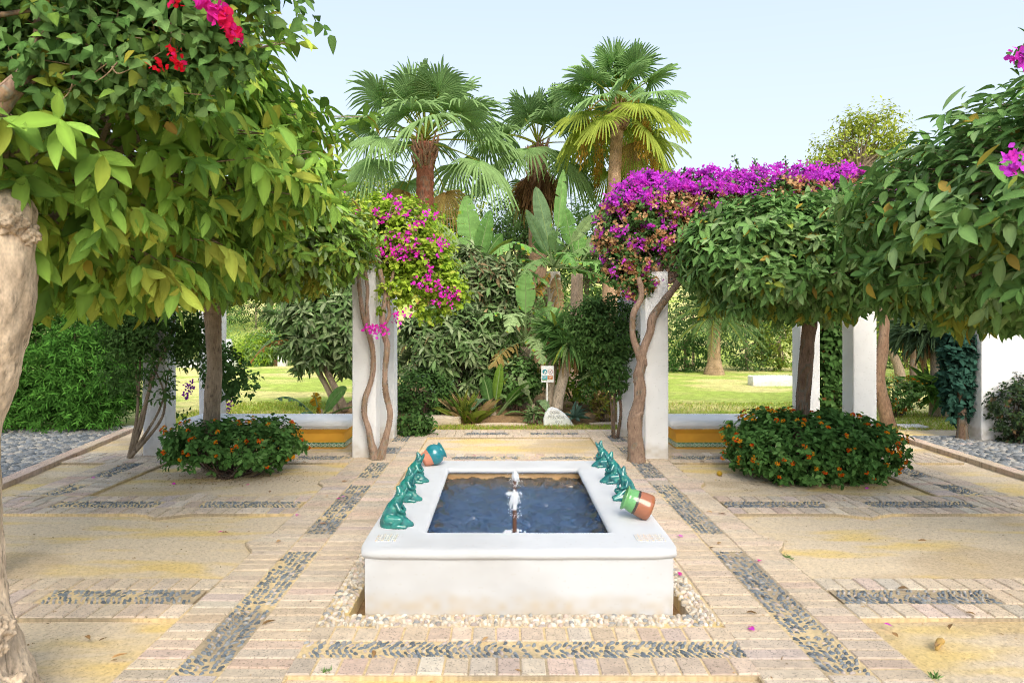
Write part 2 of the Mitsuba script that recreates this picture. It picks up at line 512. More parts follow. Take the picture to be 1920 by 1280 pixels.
def shoots(rng, p, out, per, L, WR, shape, palette, spread=.9, droop=.45, lift=.0, stem=.09, hint_up=.6, twist=.35, towards=None, mono=.0):
    """Leafy shoots at p growing along out: per leaves each, in a spiral, hanging by droop."""
    n = len(p)
    ax = unit(out + rng.normal(size=(n, 3)) * twist + np.array([0, 0, lift]))
    ref = unit(np.cross(ax, rng.normal(size=(n, 3)))); ref2 = np.cross(ax, ref)
    k = np.tile(np.arange(per), n); i = np.repeat(np.arange(n), per)
    ang = k * 2.4 + np.repeat(rng.random(n) * 6.28, per)
    rad = ref[i] * np.cos(ang)[:, None] + ref2[i] * np.sin(ang)[:, None]
    o = p[i] + ax[i] * (stem * (k / max(per - 1, 1) - .5))[:, None]
    up = .55 * (1 - k / per)[:, None]
    d = unit(ax[i] * (.55 - up * .3) + rad * spread + np.array([0, 0, -1.0]) * droop * (.6 + .8 * rng.random((n * per, 1))))
    hint = out[i] * (1 - hint_up) + np.array([0, 0, hint_up]) + rng.normal(size=(n * per, 3)) * .22
    Ls = L * (.55 + .75 * rng.random(n * per))
    col = tints(rng, n * per, palette)
    if mono:
        col = col * (1 - mono) + np.repeat(tints(rng, n, palette), per, 0) * mono
    return leaves(o, d, hint, Ls, Ls * WR * (.85 + .3 * rng.random(n * per)), shape, col, rng=rng)


def cat(bs):
    return Batch(np.concatenate([b.V for b in bs]), bs[0].F, np.concatenate([b.C for b in bs]))


SUNNY = [((.28, .44, .075), 4), ((.18, .33, .055), 4), ((.42, .54, .14), 3), ((.10, .19, .035), 2), ((.46, .40, .07), .15)]
GREEN = [((.135, .26, .075), 4), ((.09, .19, .06), 4), ((.20, .34, .10), 2.5), ((.29, .40, .18), 1.6), ((.36, .32, .05), .2)]
DEEP = [((.05, .115, .035), 4), ((.075, .155, .05), 3), ((.12, .21, .06), 1.5)]
LOQUAT = [((.12, .21, .07), 4), ((.19, .28, .10), 3), ((.32, .36, .21), 2.2), ((.36, .33, .14), .9), ((.05, .09, .04), 1.5)]
LIME = [((.32, .47, .04), 4), ((.42, .52, .05), 3), ((.18, .31, .04), 3), ((.50, .50, .08), .7)]


# ================================================================== the setting
def sheet(x0, x1, y0, y1, nx, ny, zf, bsdf, smooth=True):
    x, y = np.meshgrid(np.linspace(x0, x1, nx), np.linspace(y0, y1, ny))
    z = zf(x, y) if callable(zf) else np.full_like(x, zf)
    i = np.arange(nx * ny).reshape(ny, nx)
    a, b, c, d = i[:-1, :-1].ravel(), i[:-1, 1:].ravel(), i[1:, 1:].ravel(), i[1:, :-1].ravel()
    return mesh(np.stack([x, y, z], -1).reshape(-1, 3), np.vstack([np.column_stack([a, b, c]), np.column_stack([a, c, d])]), bsdf, smooth=smooth)


def n2(x, y, f, seed=0, o=3):
    return meshkit.fbm(np.stack([x * f, y * f, np.zeros_like(x) + seed], -1), o, seed) - .5


struct('ground', 'dry earth that carries the whole garden', sheet(-300, 300, -60, 600, 3, 3, -.09, 'soil'))
FX, FY, FA, FB = .0925, 5.035, .8675, 1.22            # the fountain's centre and half sizes


def sand_z(x, y):
    return -.026 + .014 * n2(x, y, 1.1, 2) + .006 * n2(x, y, 5, 4)


sand_shape = sbox(-9, -1, 9, 10.62).difference(sbox(FX - FA - .075, FY - FB - .02, FX + FA + .075, FY + FB + .075))
# the sand is one sheet with the fountain's trench left open
xs = np.unique(np.concatenate([np.linspace(-9, FX - FA - .075, 60), np.linspace(FX - FA - .075, FX + FA + .075, 20), np.linspace(FX + FA + .075, 9, 60)]))
ys = np.unique(np.concatenate([np.linspace(-1, FY - FB - .02, 40), np.linspace(FY - FB - .02, FY + FB + .075, 24), np.linspace(FY + FB + .075, 10.62, 40)]))
gx, gy = np.meshgrid(xs, ys)
gi = np.arange(gx.size).reshape(gx.shape)
q = np.stack([gi[:-1, :-1], gi[:-1, 1:], gi[1:, 1:], gi[1:, :-1]], -1).reshape(-1, 4)
cxm, cym = gx.ravel()[q].mean(1), gy.ravel()[q].mean(1)
hole = (cxm > FX - FA - .075) & (cxm < FX + FA + .075) & (cym > FY - FB - .02) & (cym < FY + FB + .075)
q = q[~hole]
struct('sand', 'ochre sand and worn screed of the patio between the paved bands',
       mesh(np.stack([gx, gy, sand_z(gx, gy)], -1).reshape(-1, 3), np.vstack([q[:, [0, 1, 2]], q[:, [0, 2, 3]]]), 'sand_mix'))


def lawn_z(x, y):
    return -.03 + np.clip(y - 11, 0, 12) * .004 + .05 * n2(x, y, .25, 6) + .012 * n2(x, y, 2.0, 7)


struct('lawn', 'mown lawn with worn pale bands behind the patio', sheet(-45, 45, 10.55, 60, 120, 90, lawn_z, 'lawn_turf'))


def bed_z(x, y):
    e = np.clip((x + 3.3) / .7, 0, 1) * np.clip((2.5 - x) / .5, 0, 1) * np.clip((y - 10.95) / .5, 0, 1) * np.clip((17 - y) / 1, 0, 1)
    return -.08 + e * (.13 + .16 * np.clip((y - 11.2) / 2.5, 0, 1) + .08 * n2(x, y, 1.3, 3) * 2 + .03 * n2(x, y, 6, 5))


struct('planting_bed', 'brown mulched planting bed between the two lawns', sheet(-3.3, 2.5, 10.9, 17, 70, 50, bed_z, 'soil'))

def hill_z(x, y):
    t = np.clip((y - 29) / 30, 0, 1)
    return -.35 + 8.5 * t ** 1.1 + .5 * n2(x, y, .12, 8) * np.clip((y - 29) / 3, 0, 1) * 2


struct('hill', 'dry grassy slope rising behind the lawns', sheet(-90, 90, 28, 70, 60, 40, hill_z, 'lawn_turf'))

# ------------------------------------------------------------------ paved bands: bricks and pebbles
L0, L1, R0, R1 = -1.51, -1.29, 1.475, 1.695        # pebble strips of the two inner lengthwise bands
bricks, strips = [], []                              # brick quads (4 x 2); strips (x0, x1, y0, y1, along)


def rows(x0, x1, y0, y1, pitch, along='y', bulge=(), out=0, skip=()):
    """A course of bricks laid across the band: joints every pitch along the band; it widens by a point at each bulge on side out."""
    a0, a1 = (y0, y1) if along == 'y' else (x0, x1)
    n = max(1, round((a1 - a0) / pitch))
    ed = a0 + (a1 - a0) * np.arange(n + 1) / n
    ed[1:-1] += rs.normal(size=n - 1) * pitch * .05

    def wide(t):
        return max([0] + [.13 * (1 - abs(t - b) / .2) for b in bulge])
    for s, e in zip(ed[:-1], ed[1:]):
        ws, we = wide(s), wide(e)
        if along == 'y':
            l0, l1 = (x0 - ws, x0 - we) if out < 0 else (x0, x0)
            h0, h1 = (x1 + ws, x1 + we) if out > 0 else (x1, x1)
            bricks.append([(l0, s), (h0, s), (h1, e), (l1, e)])
        else:
            l0, l1 = (y0 - ws, y0 - we) if out < 0 else (y0, y0)
            h0, h1 = (y1 + ws, y1 + we) if out > 0 else (y1, y1)
            bricks.append([(s, l0), (e, l1), (e, h1), (s, h0)])


NODES = (5.07, 7.02, 8.25, 10.1)
for s0, s1, side in ((L0, L1, -1), (R0, R1, 1)):
    if side < 0:
        rows(s0 - .245, s0, 3.02, 10.4, .098, bulge=NODES[:2], out=-1)
        rows(s1, -.985, 3.02, 6.45, .098)
        rows(s1, s1 + .24, 6.45, 10.4, .098)
    else:
        rows(s1, s1 + .245, 3.02, 10.4, .098, bulge=NODES[:2], out=1)
        rows(1.17, s0, 3.02, 6.45, .098)
        rows(s0 - .24, s0, 6.45, 10.4, .098)
    prev = 3.02
    for y0, y1 in ((3.16, 4.87), (5.27, 6.86), (7.17, 7.97), (8.5, 8.95), (9.35, 9.9)):
        rows(s0, s1, prev, y0, .1)
        strips.append((s0, s1, y0, y1, 'y'))
        prev = y1
    rows(s0, s1, prev, 10.4, .1)
# front band before the fountain
rows(-1.0, 1.185, 3.16, 3.325, .121, 'x'); rows(-1.0, 1.185, 3.495, 3.655, .121, 'x')
strips.append((-1.0, 1.185, 3.325, 3.495, 'x'))
# cross bands either side
for sd in (-1, 1):
    def X(a, b):
        return (FX + a, FX + b) if sd > 0 else (FX - b, FX - a)
    for yc, segs, lim, bl in ((4.065, ((1.87, 2.78),), 3.35, ()), (6.13, ((1.87, 2.76), (3.12, 4.05), (4.75, 5.3)), 5.3, (2.94,)), (8.25, ((1.9, 2.8), (3.1, 3.9)), 5.2, ())):
        hw = .105
        a, b = X(1.85, lim)
        bb = [FX + sd * t for t in bl]
        rows(a, b, yc - hw - .185, yc - hw, .122, 'x', bulge=bb, out=-1)
        rows(a, b, yc + hw, yc + hw + .185, .122, 'x', bulge=bb, out=1)
        prev = 1.85
        for s, e in segs:
            if s > prev + .02:
                u, w = X(prev, s); rows(u, w, yc - hw, yc + hw, .122, 'x')
            u, w = X(s, e); strips.append((u, w, yc - hw, yc + hw, 'x'))
            prev = e
        if lim > prev + .02:
            u, w = X(prev, lim); rows(u, w, yc - hw, yc + hw, .122, 'x')
    # outer lengthwise band
    a, b = X(4.18, 4.39); c, d = X(3.95, 4.18); e, f = X(4.39, 4.62)
    for y0, y1 in ((6.45, 7.93),):
        rows(c, d, y0, y1, .1); rows(e, f, y0, y1, .1)
        rows(a, b, 6.9, 7.2, .1)
        strips.append((a, b, 6.45, 6.9, 'y')); strips.append((a, b, 7.2, 7.93, 'y'))
# bands behind the fountain
rows(-1.05, 1.235, 8.0, 8.15, .122, 'x'); strips.append((-.6, .2, 8.15, 8.33, 'x')); strips.append((.45, 1.235, 8.15, 8.33, 'x')); rows(-1.05, 1.235, 8.33, 8.5, .122, 'x')
rows(-1.05, -.6, 8.15, 8.33, .122, 'x'); rows(.2, .45, 8.15, 8.33, .122, 'x')
rows(-1.05, 1.235, 9.72, 9.93, .122, 'x'); strips.append((-.55, .1, 9.93, 10.13, 'x')); strips.append((.4, 1.1, 9.93, 10.13, 'x')); rows(-1.05, 1.235, 10.13, 10.36, .122, 'x')
rows(-1.05, -.55, 9.93, 10.13, .122, 'x'); rows(.1, .4, 9.93, 10.13, .122, 'x'); rows(1.1, 1.235, 9.93, 10.13, .122, 'x')
rows(-1.06, 1.24, 6.47, 6.68, .122, 'x')

bands = shapely.union_all([Polygon(b).buffer(.006) for b in bricks] + [sbox(a, c, b, d) for a, b, c, d, _ in strips])


def extrude(poly, z0, z1):
    ms = [trimesh.creation.extrude_polygon(g, z1 - z0, engine='earcut') for g in getattr(poly, 'geoms', [poly])]
    t = trimesh.util.concatenate(ms)
    t.apply_translation([0, 0, z0])
    return np.array(t.vertices), np.array(t.faces)


paving = struct('paved_path', 'brick bands with pebble strips that cross the sandy patio', mesh(*extrude(bands, -.08, -.007), 'mortar', smooth=False))
BRICK_TONES = [((.60, .49, .385), 4), ((.57, .465, .375), 4), ((.63, .53, .42), 3), ((.54, .46, .395), 3), ((.57, .43, .34), 1.4), ((.48, .43, .40), 1), ((.65, .56, .47), 1.2)]


def brick_piece(quad, z=0.0, h=.06, gap=.004):
    """One worn brick: its top edge rounded by a chamfer, its top a little tilted."""
    qd = np.array(quad, float); c = qd.mean(0)
    def shrink(g):
        d = qd - c
        return c + d * (1 - g / np.maximum(np.abs(d).max(0), 1e-6))
    tz = z + rs.normal() * .0014 + (qd - c) @ rs.normal(size=2) * .008
    a, b, t = shrink(gap), shrink(gap), shrink(gap + .006)
    j = rs.normal(size=(4, 2)) * .0012
    v = np.vstack([np.column_stack([a + j, np.full(4, z - h)]), np.column_stack([b + j, tz - .007]), np.column_stack([t + j, tz])])
    f = [(8, 9, 10), (8, 10, 11)]
    for k in range(4):
        n = (k + 1) % 4
        f += [(k, n, 4 + n), (k, 4 + n, 4 + k), (4 + k, 4 + n, 8 + n), (4 + k, 8 + n, 8 + k)]
    return v, np.array(f)


def brick_batch(quads, tones=BRICK_TONES, z=0.0, gap=.004):
    vs = [brick_piece(qd, z, gap=gap) for qd in quads]
    V = np.array([v for v, _ in vs])
    col = tints(rs, len(vs), tones)
    ctr = V.mean(1)
    # sandy dust lies over whole stretches of the courses
    dust = np.clip((meshkit.fbm(ctr * 1.3 + 5, 3, 5) - .38) / .3, 0, 1)[:, None]
    dust = .25 + .45 * dust
    col = col * (1 - dust) + np.array([.63, .505, .36]) * dust
    return Batch(V, vs[0][1], np.repeat(col[:, None], 12, 1))


put_pieces(paving, brick_batch(bricks), 'brick', 'brick_course', 'brick', n=300, cell=6, smooth=False)


def pebble_batch(pos, ang, ln, wd, hg, tones, z):
    """Half-sunk pebbles: low domes."""
    a = np.arange(8) / 8 * 2 * np.pi
    ring = np.column_stack([np.cos(a), np.sin(a)])
    base = np.vstack([np.column_stack([ring, np.full(8, -.8)]), np.column_stack([ring * .96, np.full(8, .12)]), np.column_stack([ring * .62, np.full(8, .78)]), [[0, 0, 1.0]]])
    f = []
    for k in range(8):
        n = (k + 1) % 8
        f += [(k, n, 8 + n), (k, 8 + n, 8 + k), (8 + k, 8 + n, 16 + n), (8 + k, 16 + n, 16 + k), (16 + k, 16 + n, 24)]
    N = len(pos)
    b = base[None] * np.stack([ln, wd, hg], -1)[:, None] * (1 + .16 * (rs.random((N, 25, 3)) - .5))
    ca, sa = np.cos(ang)[:, None], np.sin(ang)[:, None]
    V = np.stack([b[..., 0] * ca - b[..., 1] * sa + pos[:, :1], b[..., 0] * sa + b[..., 1] * ca + pos[:, 1:2], b[..., 2] + z], -1)
    return Batch(V, np.array(f), np.repeat(tints(rs, N, tones)[:, None], 25, 1))


DARK_PEBBLES = [((.14, .165, .19), 4), ((.20, .22, .235), 3), ((.095, .11, .13), 2), ((.27, .27, .265), 1.6), ((.42, .36, .33), 1.2)]
pb = []
for x0, x1, y0, y1, al in strips:
    along, across = (y1 - y0, x1 - x0) if al == 'y' else (x1 - x0, y1 - y0)
    nu, nv = max(2, int(along / .031)), 3
    for half in (-1, 1):
        for iv in range(nv):
            u = (np.arange(nu) + .5 + .25 * (iv % 2) * 2 + rs.normal(size=nu) * .12) * along / nu
            w = half * (across / 2) * ((iv + .5) / nv * .93 + .03) + rs.normal(size=nu) * .003
            ok = (u > .015) & (u < along - .015) & (rs.random(nu) > .06 + .45 * np.clip((meshkit.fbm(np.column_stack([x0 + u, y0 + u, w]) * 3.1, 2, 9) - .5) / .2, 0, 1))
            u, w = u[ok], w[ok]
            ang = half * np.radians(52) + rs.normal(size=len(u)) * .18
            if al == 'y':
                pos = np.column_stack([(x0 + x1) / 2 + w, y0 + u]); a2 = np.pi / 2 - ang
            else:
                pos = np.column_stack([x0 + u, (y0 + y1) / 2 + w]); a2 = ang
            k = len(u)
            pb.append(pebble_batch(pos, a2, .019 * (.6 + .7 * rs.random(k)), .0085 * (.65 + .75 * rs.random(k)), .011 * (.5 + .8 * rs.random(k)), DARK_PEBBLES, -.008))
put_pieces(paving, cat(pb), 'pebble', 'pebble_strip', 'stone_color', n=300, cell=7)

# cobbled paths at both sides, with their brick kerbs
def cobbled(name_label, line, far_x, y_end, seed):
    """A path of flat dark cobbles beyond a brick kerb that follows line ((x, y), (x, y))."""
    (xa, ya), (xb, yb) = line
    sgn = 1 if far_x > xa else -1
    poly = Polygon([(xa + sgn * .16, ya), (xb + sgn * .16, yb), (xb + sgn * .3, y_end), (far_x, y_end), (far_x, ya)])
    key = struct('cobbled_path', name_label, mesh(*extrude(poly, -.1, -.010), 'matte', (.36, .34, .30), False))
    r2 = np.random.default_rng(seed)
    x0, y0, x1, y1 = poly.bounds
    gx_, gy_ = np.meshgrid(np.arange(x0, x1, .088), np.arange(y0, y1, .10))
    pts = np.column_stack([gx_.ravel(), gy_.ravel()]) + r2.normal(size=(gx_.size, 2)) * .014
    pts = pts[shapely.contains_xy(poly.buffer(-.03), pts[:, 0], pts[:, 1])]
    nn = len(pts)
    ang = r2.random(nn) * .8 - .4
    big = pebble_batch(pts, ang, .043 * (.8 + .35 * r2.random(nn)), .047 * (.8 + .3 * r2.random(nn)), .014 * (.8 + .5 * r2.random(nn)), [((.19, .205, .215), 4), ((.27, .27, .265), 3), ((.13, .14, .16), 2), ((.36, .34, .30), 1)], -.006)
    put_pieces(key, big, 'cobble', 'cobblestones', 'stone_color', n=220, cell=6)
    k = int(np.hypot(xb - xa, yb - ya) / .27)
    t = np.arange(k + 1) / k
    quads = []
    for s, e in zip(t[:-1], t[1:]):
        A, B = np.array([xa + (xb - xa) * s, ya + (yb - ya) * s]), np.array([xa + (xb - xa) * e, ya + (yb - ya) * e])
        o = np.array([sgn * .16, 0])
        quads.append([A, A + o, B + o, B] if sgn > 0 else [A + o, A, B, B + o])
    put_pieces(key, brick_batch(quads, [((.56, .40, .33), 3), ((.50, .38, .32), 3), ((.58, .44, .36), 2)], z=.03), 'brick', 'kerb_course', 'brick', n=60, cell=3, smooth=False)


cobbled('grey cobbled path with a pink brick kerb along the left edge of the patio', ((-4.72, 5.9), (-5.5, 10.35)), -10.5, 10.5, 3)
cobbled('grey cobbled path with a pink brick kerb along the right edge of the patio', ((5.32, 6.2), (5.5, 9.75)), 10.5, 9.9, 4)

# the white pebble border round the fountain
n_ = 1500
per = []
for x0, x1, y0, y1 in ((FX - FA - .20, FX + FA + .20, FY - FB - .145, FY - FB - .005), (FX - FA - .20, FX + FA + .20, FY + FB + .075, FY + FB + .2),
                       (FX - FA - .20, FX - FA - .07, FY - FB - .005, FY + FB + .075), (FX + FA + .07, FX + FA + .20, FY - FB - .005, FY + FB + .075)):
    gx_, gy_ = np.meshgrid(np.arange(x0 + .012, x1 - .008, .031), np.arange(y0 + .012, y1 - .004, .027))
    pp = np.column_stack([gx_.ravel(), gy_.ravel()]) + rs.normal(size=(gx_.size, 2)) * .0055
    per.append(pp)
pp = np.vstack(per)
ring = sbox(FX - FA - .21, FY - FB - .155, FX + FA + .21, FY + FB + .21).difference(sbox(FX - FA - .07, FY - FB - .002, FX + FA + .07, FY + FB + .07))
ringk = struct('pebble_border', 'border of pale pebbles set on edge round the white fountain', mesh(*extrude(ring, -.12, -.006), 'sand_mix', smooth=False))
N = len(pp)
put_pieces(ringk, pebble_batch(pp, rs.random(N) * 3.14, .0185 * (.55 + .9 * rs.random(N)), .0125 * (.6 + .8 * rs.random(N)), .010 * (.5 + 1.1 * rs.random(N)),
                               [((.56, .49, .40), 4), ((.50, .42, .33), 3), ((.62, .57, .49), 3), ((.38, .34, .28), 1.8), ((.27, .27, .265), 1)], -.004),
           'pebble', 'pebble_bed', 'stone_color', n=300, cell=7)

# ================================================================== the fountain
ft = thing('fountain', 'low white rectangular fountain basin with rounded rim in the middle of the patio', 'fountain')
ZT, ZL = .36, .305
WT = .28
prof = [(WT, -.10), (WT, .0), (WT + .002, .12), (WT + .001, ZL), (.03, ZL), (.03, -.1)]
v, f = frame_loop(FX, FY, FA - WT, FB - WT, prof, .004, .004)
part(ft, 'basin_wall', mesh(v, f, 'dimmed_stucco', smooth=30))
lip = [(WT - .02, ZL - .004), (WT + .012, ZL - .002), (WT + .022, ZL + .010), (WT + .025, ZL + .022), (WT + .021, ZL + .036), (WT + .008, ZL + .048), (WT - .014, ZL + .0545),
       (WT - .05, ZT + .001), (.05, ZT), (.012, ZT - .004), (-.004, ZT - .013), (-.010, ZT - .026), (-.006, ZT - .040), (.006, ZT - .050), (.03, ZT - .0535)]
v, f = frame_loop(FX, FY, FA - WT - .03, FB - WT - .03 + .0, [(u + (.03 if u > .1 else 0), z) for u, z in lip], .02, .005, .05)
rimk = part(ft, 'rim', mesh(v, f, 'dimmed_stucco', smooth=50))
part(ft, 'pool_floor', mesh(*stack(FX, FY, FA - WT + .03, FB - WT + .03, [(0, -.08), (0, .02)], .01), 'pool_lining', smooth=False))
v, f = frame_loop(FX, FY, FA - WT + .005, FB - WT + .005, [(0, .02), (0, .3), (.02, .3), (.02, .02)], .004)
part(ft, 'waterline', mesh(v, f, 'waterline', smooth=False))
ZW = .262
JETS = ((G(965, 997, ZW)), (G(965, 925, ZW)))


def water_z(x, y):
    p = np.stack([x, y, np.zeros_like(x)], -1)
    warp = np.stack([n2(x, y, 7, 1), n2(x, y, 7, 2)], -1) * .12
    q = p[..., :2] + warp
    z = .050 * n2(q[..., 0], q[..., 1] * 1.2, 9, 3, 2) + .034 * n2(q[..., 0], q[..., 1], 22, 5, 2)
    for j in JETS:
        d = np.hypot(x - j[0], y - j[1])
        z = z + .0030 * np.sin(d * 62) * np.exp(-d * 3.2)
    return ZW + z


part(ft, 'water', sheet(FX - FA + WT - .005, FX + FA - WT + .005, FY - FB + WT - .005, FY + FB - WT + .005, 260, 420, water_z, 'water'))
for j, top, jt in zip(JETS, (.405, .365), (.535, .445)):
    nz = part(ft, 'nozzle', mesh(*lathe([(.0, .0), (.014, .0), (.014, .10 + top - ZW), (.011, .10 + top - ZW), (.011, .09 + top - ZW), (0, .09 + top - ZW)], 16, (.26, .085, .04)), 'stone_color', smooth=40)
              if False else mesh(*[(a if i != 0 else a + np.array([j[0], j[1], ZW - .1])) for i, a in enumerate(lathe([(.0, .0), (.0135, .0), (.0135, .10 + top - ZW), (.010, .10 + top - ZW), (.010, .09 + top - ZW), (0, .09 + top - ZW)], 16, (.26, .085, .04))[:2])], 'stone_color', (.11, .05, .03)))
    ms = []
    # a foaming column, collapsing streams and drops
    ms.append(tube([(j[0], j[1], top - .02), (j[0] + .004, j[1], (top + jt) / 2), (j[0] - .003, j[1], jt)], [.011, .012, .006], 8, 6, .5, 70, (1, 1, 1)))
    for k in range(24):
        a = rs.random() * 6.28; r0 = rs.random() * .008
        h = (jt - top) * (.55 + .5 * rs.random())
        sp = .004 + .030 * rs.random() ** 2
        pts, rad = [], []
        for t in np.linspace(0, 1, 7):
            rr = r0 + sp * t ** 1.5
            zz = top + h * 4 * (t * .62) * (1 - t * .62) - max(0, t - .55) * (.09 + .08 * rs.random())
            pts.append((j[0] + rr * math.cos(a), j[1] + rr * math.sin(a), zz)); rad.append(.0055 * (1 - .5 * t) * (.6 + .7 * rs.random()))
        ms.append(tube(pts, rad, 6, 3, .35, 60, (1, 1, 1), seed=k))
    for k in range(150):
        a = rs.random() * 6.28; rr = abs(rs.normal()) * .028; zz = top - .05 + rs.random() * (jt - top + .03)
        s, fc = sphere_at((j[0] + rr * math.cos(a), j[1] + rr * math.sin(a), zz), .0016 + .0035 * rs.random() ** 2, 1)
        ms.append((s, fc, np.ones_like(s)))
    for k in range(26):      # splash rings where the drops fall back
        a = rs.random() * 6.28; rr = .02 + rs.random() * .05
        s, fc = sphere_at((j[0] + rr * math.cos(a), j[1] + rr * math.sin(a), ZW + .002), .004 + .006 * rs.random(), 1)
        ms.append((s * np.array([1, 1, 1]), fc, np.ones_like(s)))
    v, f, c = merge(ms)
    part(ft, 'water_jet', mesh(v, f, 'foam'), kind='stuff')
for px in ((703, 748), (1195, 1240)):
    a, b = G(px[0], 1015, ZT), G(px[1], 1003, ZT)
    part(rimk, 'tile', mesh(*stack((a[0] + b[0]) / 2, (a[1] + b[1]) / 2, (b[0] - a[0]) / 2, (b[1] - a[1]) / 2, [(0, ZT - .01), (0, ZT + .004), (.002, ZT + .006)], .003), 'rim_tile_glaze', smooth=False))
# damp earth in the trench
struct('trench_bed', 'dark damp earth at the bottom of the trench round the fountain', sheet(FX - FA - .09, FX + FA + .09, FY - FB - .03, FY + FB + .09, 40, 60, lambda x, y: -.085 + .03 * n2(x, y, 9, 3), 'soil'))

# ------------------------------------------------------------------ ceramic frogs and jars on the rim
FROG = [[(-.030, 0, .050, .048), (-.012, 0, .098, .042), (.012, 0, .140, .030), (.022, 0, .162, .027)],
        [(.022, 0, .162, .025), (.020, 0, .195, .017), (.012, 0, .214, .010)], [(.026, 0, .160, .020), (.050, 0, .186, .013), (.060, 0, .205, .008)],
        [(-.03, 0, .02, .058), (-.01, 0, .02, .055)],
        [(.0, 0, .014, .052), (.045, 0, .012, .034), (.088, 0, .010, .012)], [(-.01, 0, .075, .035), (.045, 0, .030, .024), (.090, 0, .012, .010)]]
for s in (-1, 1):
    FROG += [[(-.035, s * .045, .048, .030), (.030, s * .058, .050, .019), (-.005, s * .062, .018, .015), (.060, s * .058, .010, .010)],
             [(.008, s * .032, .128, .016), (.028, s * .048, .098, .011), (.046, s * .024, .085, .010)], [(.018, s * .021, .180, .011)]]
fv, ff = blob(FROG, .007, 8)
fv[:, 2] = np.maximum(fv[:, 2], 0.0)


def teal(v, seed=0):
    t = np.clip((meshkit.fbm(v * 30 + seed, 3, seed) - .35) / .3, 0, 1)[:, None]
    c = np.array([.008, .11, .115]) * (1 - t) + np.array([.015, .20, .165]) * t
    worn = np.clip((meshkit.fbm(v * 55 + seed + 7, 3, seed + 5) - .64) / .08, 0, 1)[:, None]
    return c * (1 - worn * .4) + np.array([.3, .45, .36]) * worn * .4


FROGS = [((742, 986), 0, 'nearest green ceramic frog on the left rim of the fountain'), ((764, 938), 0, 'middle green ceramic frog of three on the left rim of the fountain'), ((780, 903), 0, 'green ceramic frog on the left rim right before the turquoise jar'),
         ((1130, 874), 1, 'farthest teal ceramic frog on the right rim with its mouth wide open'), ((1150, 904), 1, 'middle teal ceramic frog of three on the right rim of the fountain'), ((1173, 936), 1, 'teal ceramic frog on the right rim right behind the green and terracotta jar')]
for k, ((px, py), right, lab) in enumerate(FROGS):
    g = G(px, py, ZT)
    a = (math.pi if right else 0) + rs.normal() * .12 + (.25 if right else -.1)
    R = np.array([[math.cos(a), -math.sin(a), 0], [math.sin(a), math.cos(a), 0], [0, 0, 1]])
    key = numbered('ceramic_frog')
    vv = fv * np.array([1.05, 1.0, 1.05]) * (1 + .04 * rs.normal())
    scene[key] = mesh(vv @ R.T + g, ff, 'glaze', teal(fv, k) * (1.0 if not right else np.array([.8, .95, 1.05])))
    labels[key] = {'label': lab, 'category': 'ceramic frog', 'group': 'glazed frogs on the fountain rim'}


def place_jar(name, label, center, axis, scale, pieces):
    """pieces: [(part, profile, colour, bsdf)], the jar's own +z laid along axis."""
    key = thing(name, label, 'jar')
    ax = unit(np.array(axis, float)); u = unit(np.cross([0, 1, 0.01], ax)); w = np.cross(ax, u)
    R = np.column_stack([u, w, ax])
    low = 1e9
    ms = []
    for nm, pr, colr, bs in pieces:
        v, f, c = lathe(np.array(pr) * scale, 36, colr)
        v = v @ R.T; low = min(low, v[:, 2].min()); ms.append((nm, v, f, c, bs))
    for nm, v, f, c, bs in ms:
        part(key, nm, mesh(v + np.array([center[0], center[1], ZT - .002 - low]), f, bs, c))


g = G(1188, 975, ZT)
place_jar('terracotta_jar', 'tipped terracotta jar with green glazed neck on the right front of the rim', g + np.array([.03, .03, 0]), (-.90, .14, .36), .94, [
    ('body', [(0, -.10), (.07, -.10), (.084, -.090), (.088, -.07), (.086, -.03), (.080, .012)], (.33, .12, .055), 'glaze'),
    ('neck', [(.0805, .008), (.079, .03), (.073, .055), (.068, .065), (.071, .075), (.082, .085), (.084, .092), (.078, .092), (.064, .07), (.068, .03), (.07, -.02)], (.13, .36, .12), 'glaze'),
    ('glaze_edge', [(.0815, .002), (.0822, .010), (.0818, .018)], (.04, .03, .02), 'glaze')])
g = G(812, 872, ZT)
place_jar('turquoise_jar', 'tipped turquoise jar with bare clay base at the far left end of the rim', g, (.80, .30, .42), 1.0, [
    ('body', [(.074, -.035), (.088, -.01), (.090, .02), (.082, .05), (.066, .068), (.060, .074), (.066, .084), (.076, .092), (.073, .096), (.058, .08), (.05, .06), (.05, .0)], (.012, .19, .23), 'glaze'),
    ('base', [(0, -.10), (.052, -.10), (.058, -.09), (.0735, -.034)], (.55, .23, .15), 'matte')])

# ================================================================== pergola columns, beams, benches, walls
def column(x0, x1, y0, y1, h, label, group=None):
    key = numbered('pergola_column')
    a, b = (x1 - x0) / 2, (y1 - y0) / 2
    lv = [(0, -.05)] + [(0, z) for z in np.linspace(0, h, 14)]
    v, f = stack((x0 + x1) / 2, (y0 + y1) / 2, a, b, lv, .018, .12, .016, int(abs(x0) * 10 + y0))
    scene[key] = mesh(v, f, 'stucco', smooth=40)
    labels[key] = {'label': label, 'category': 'column'}


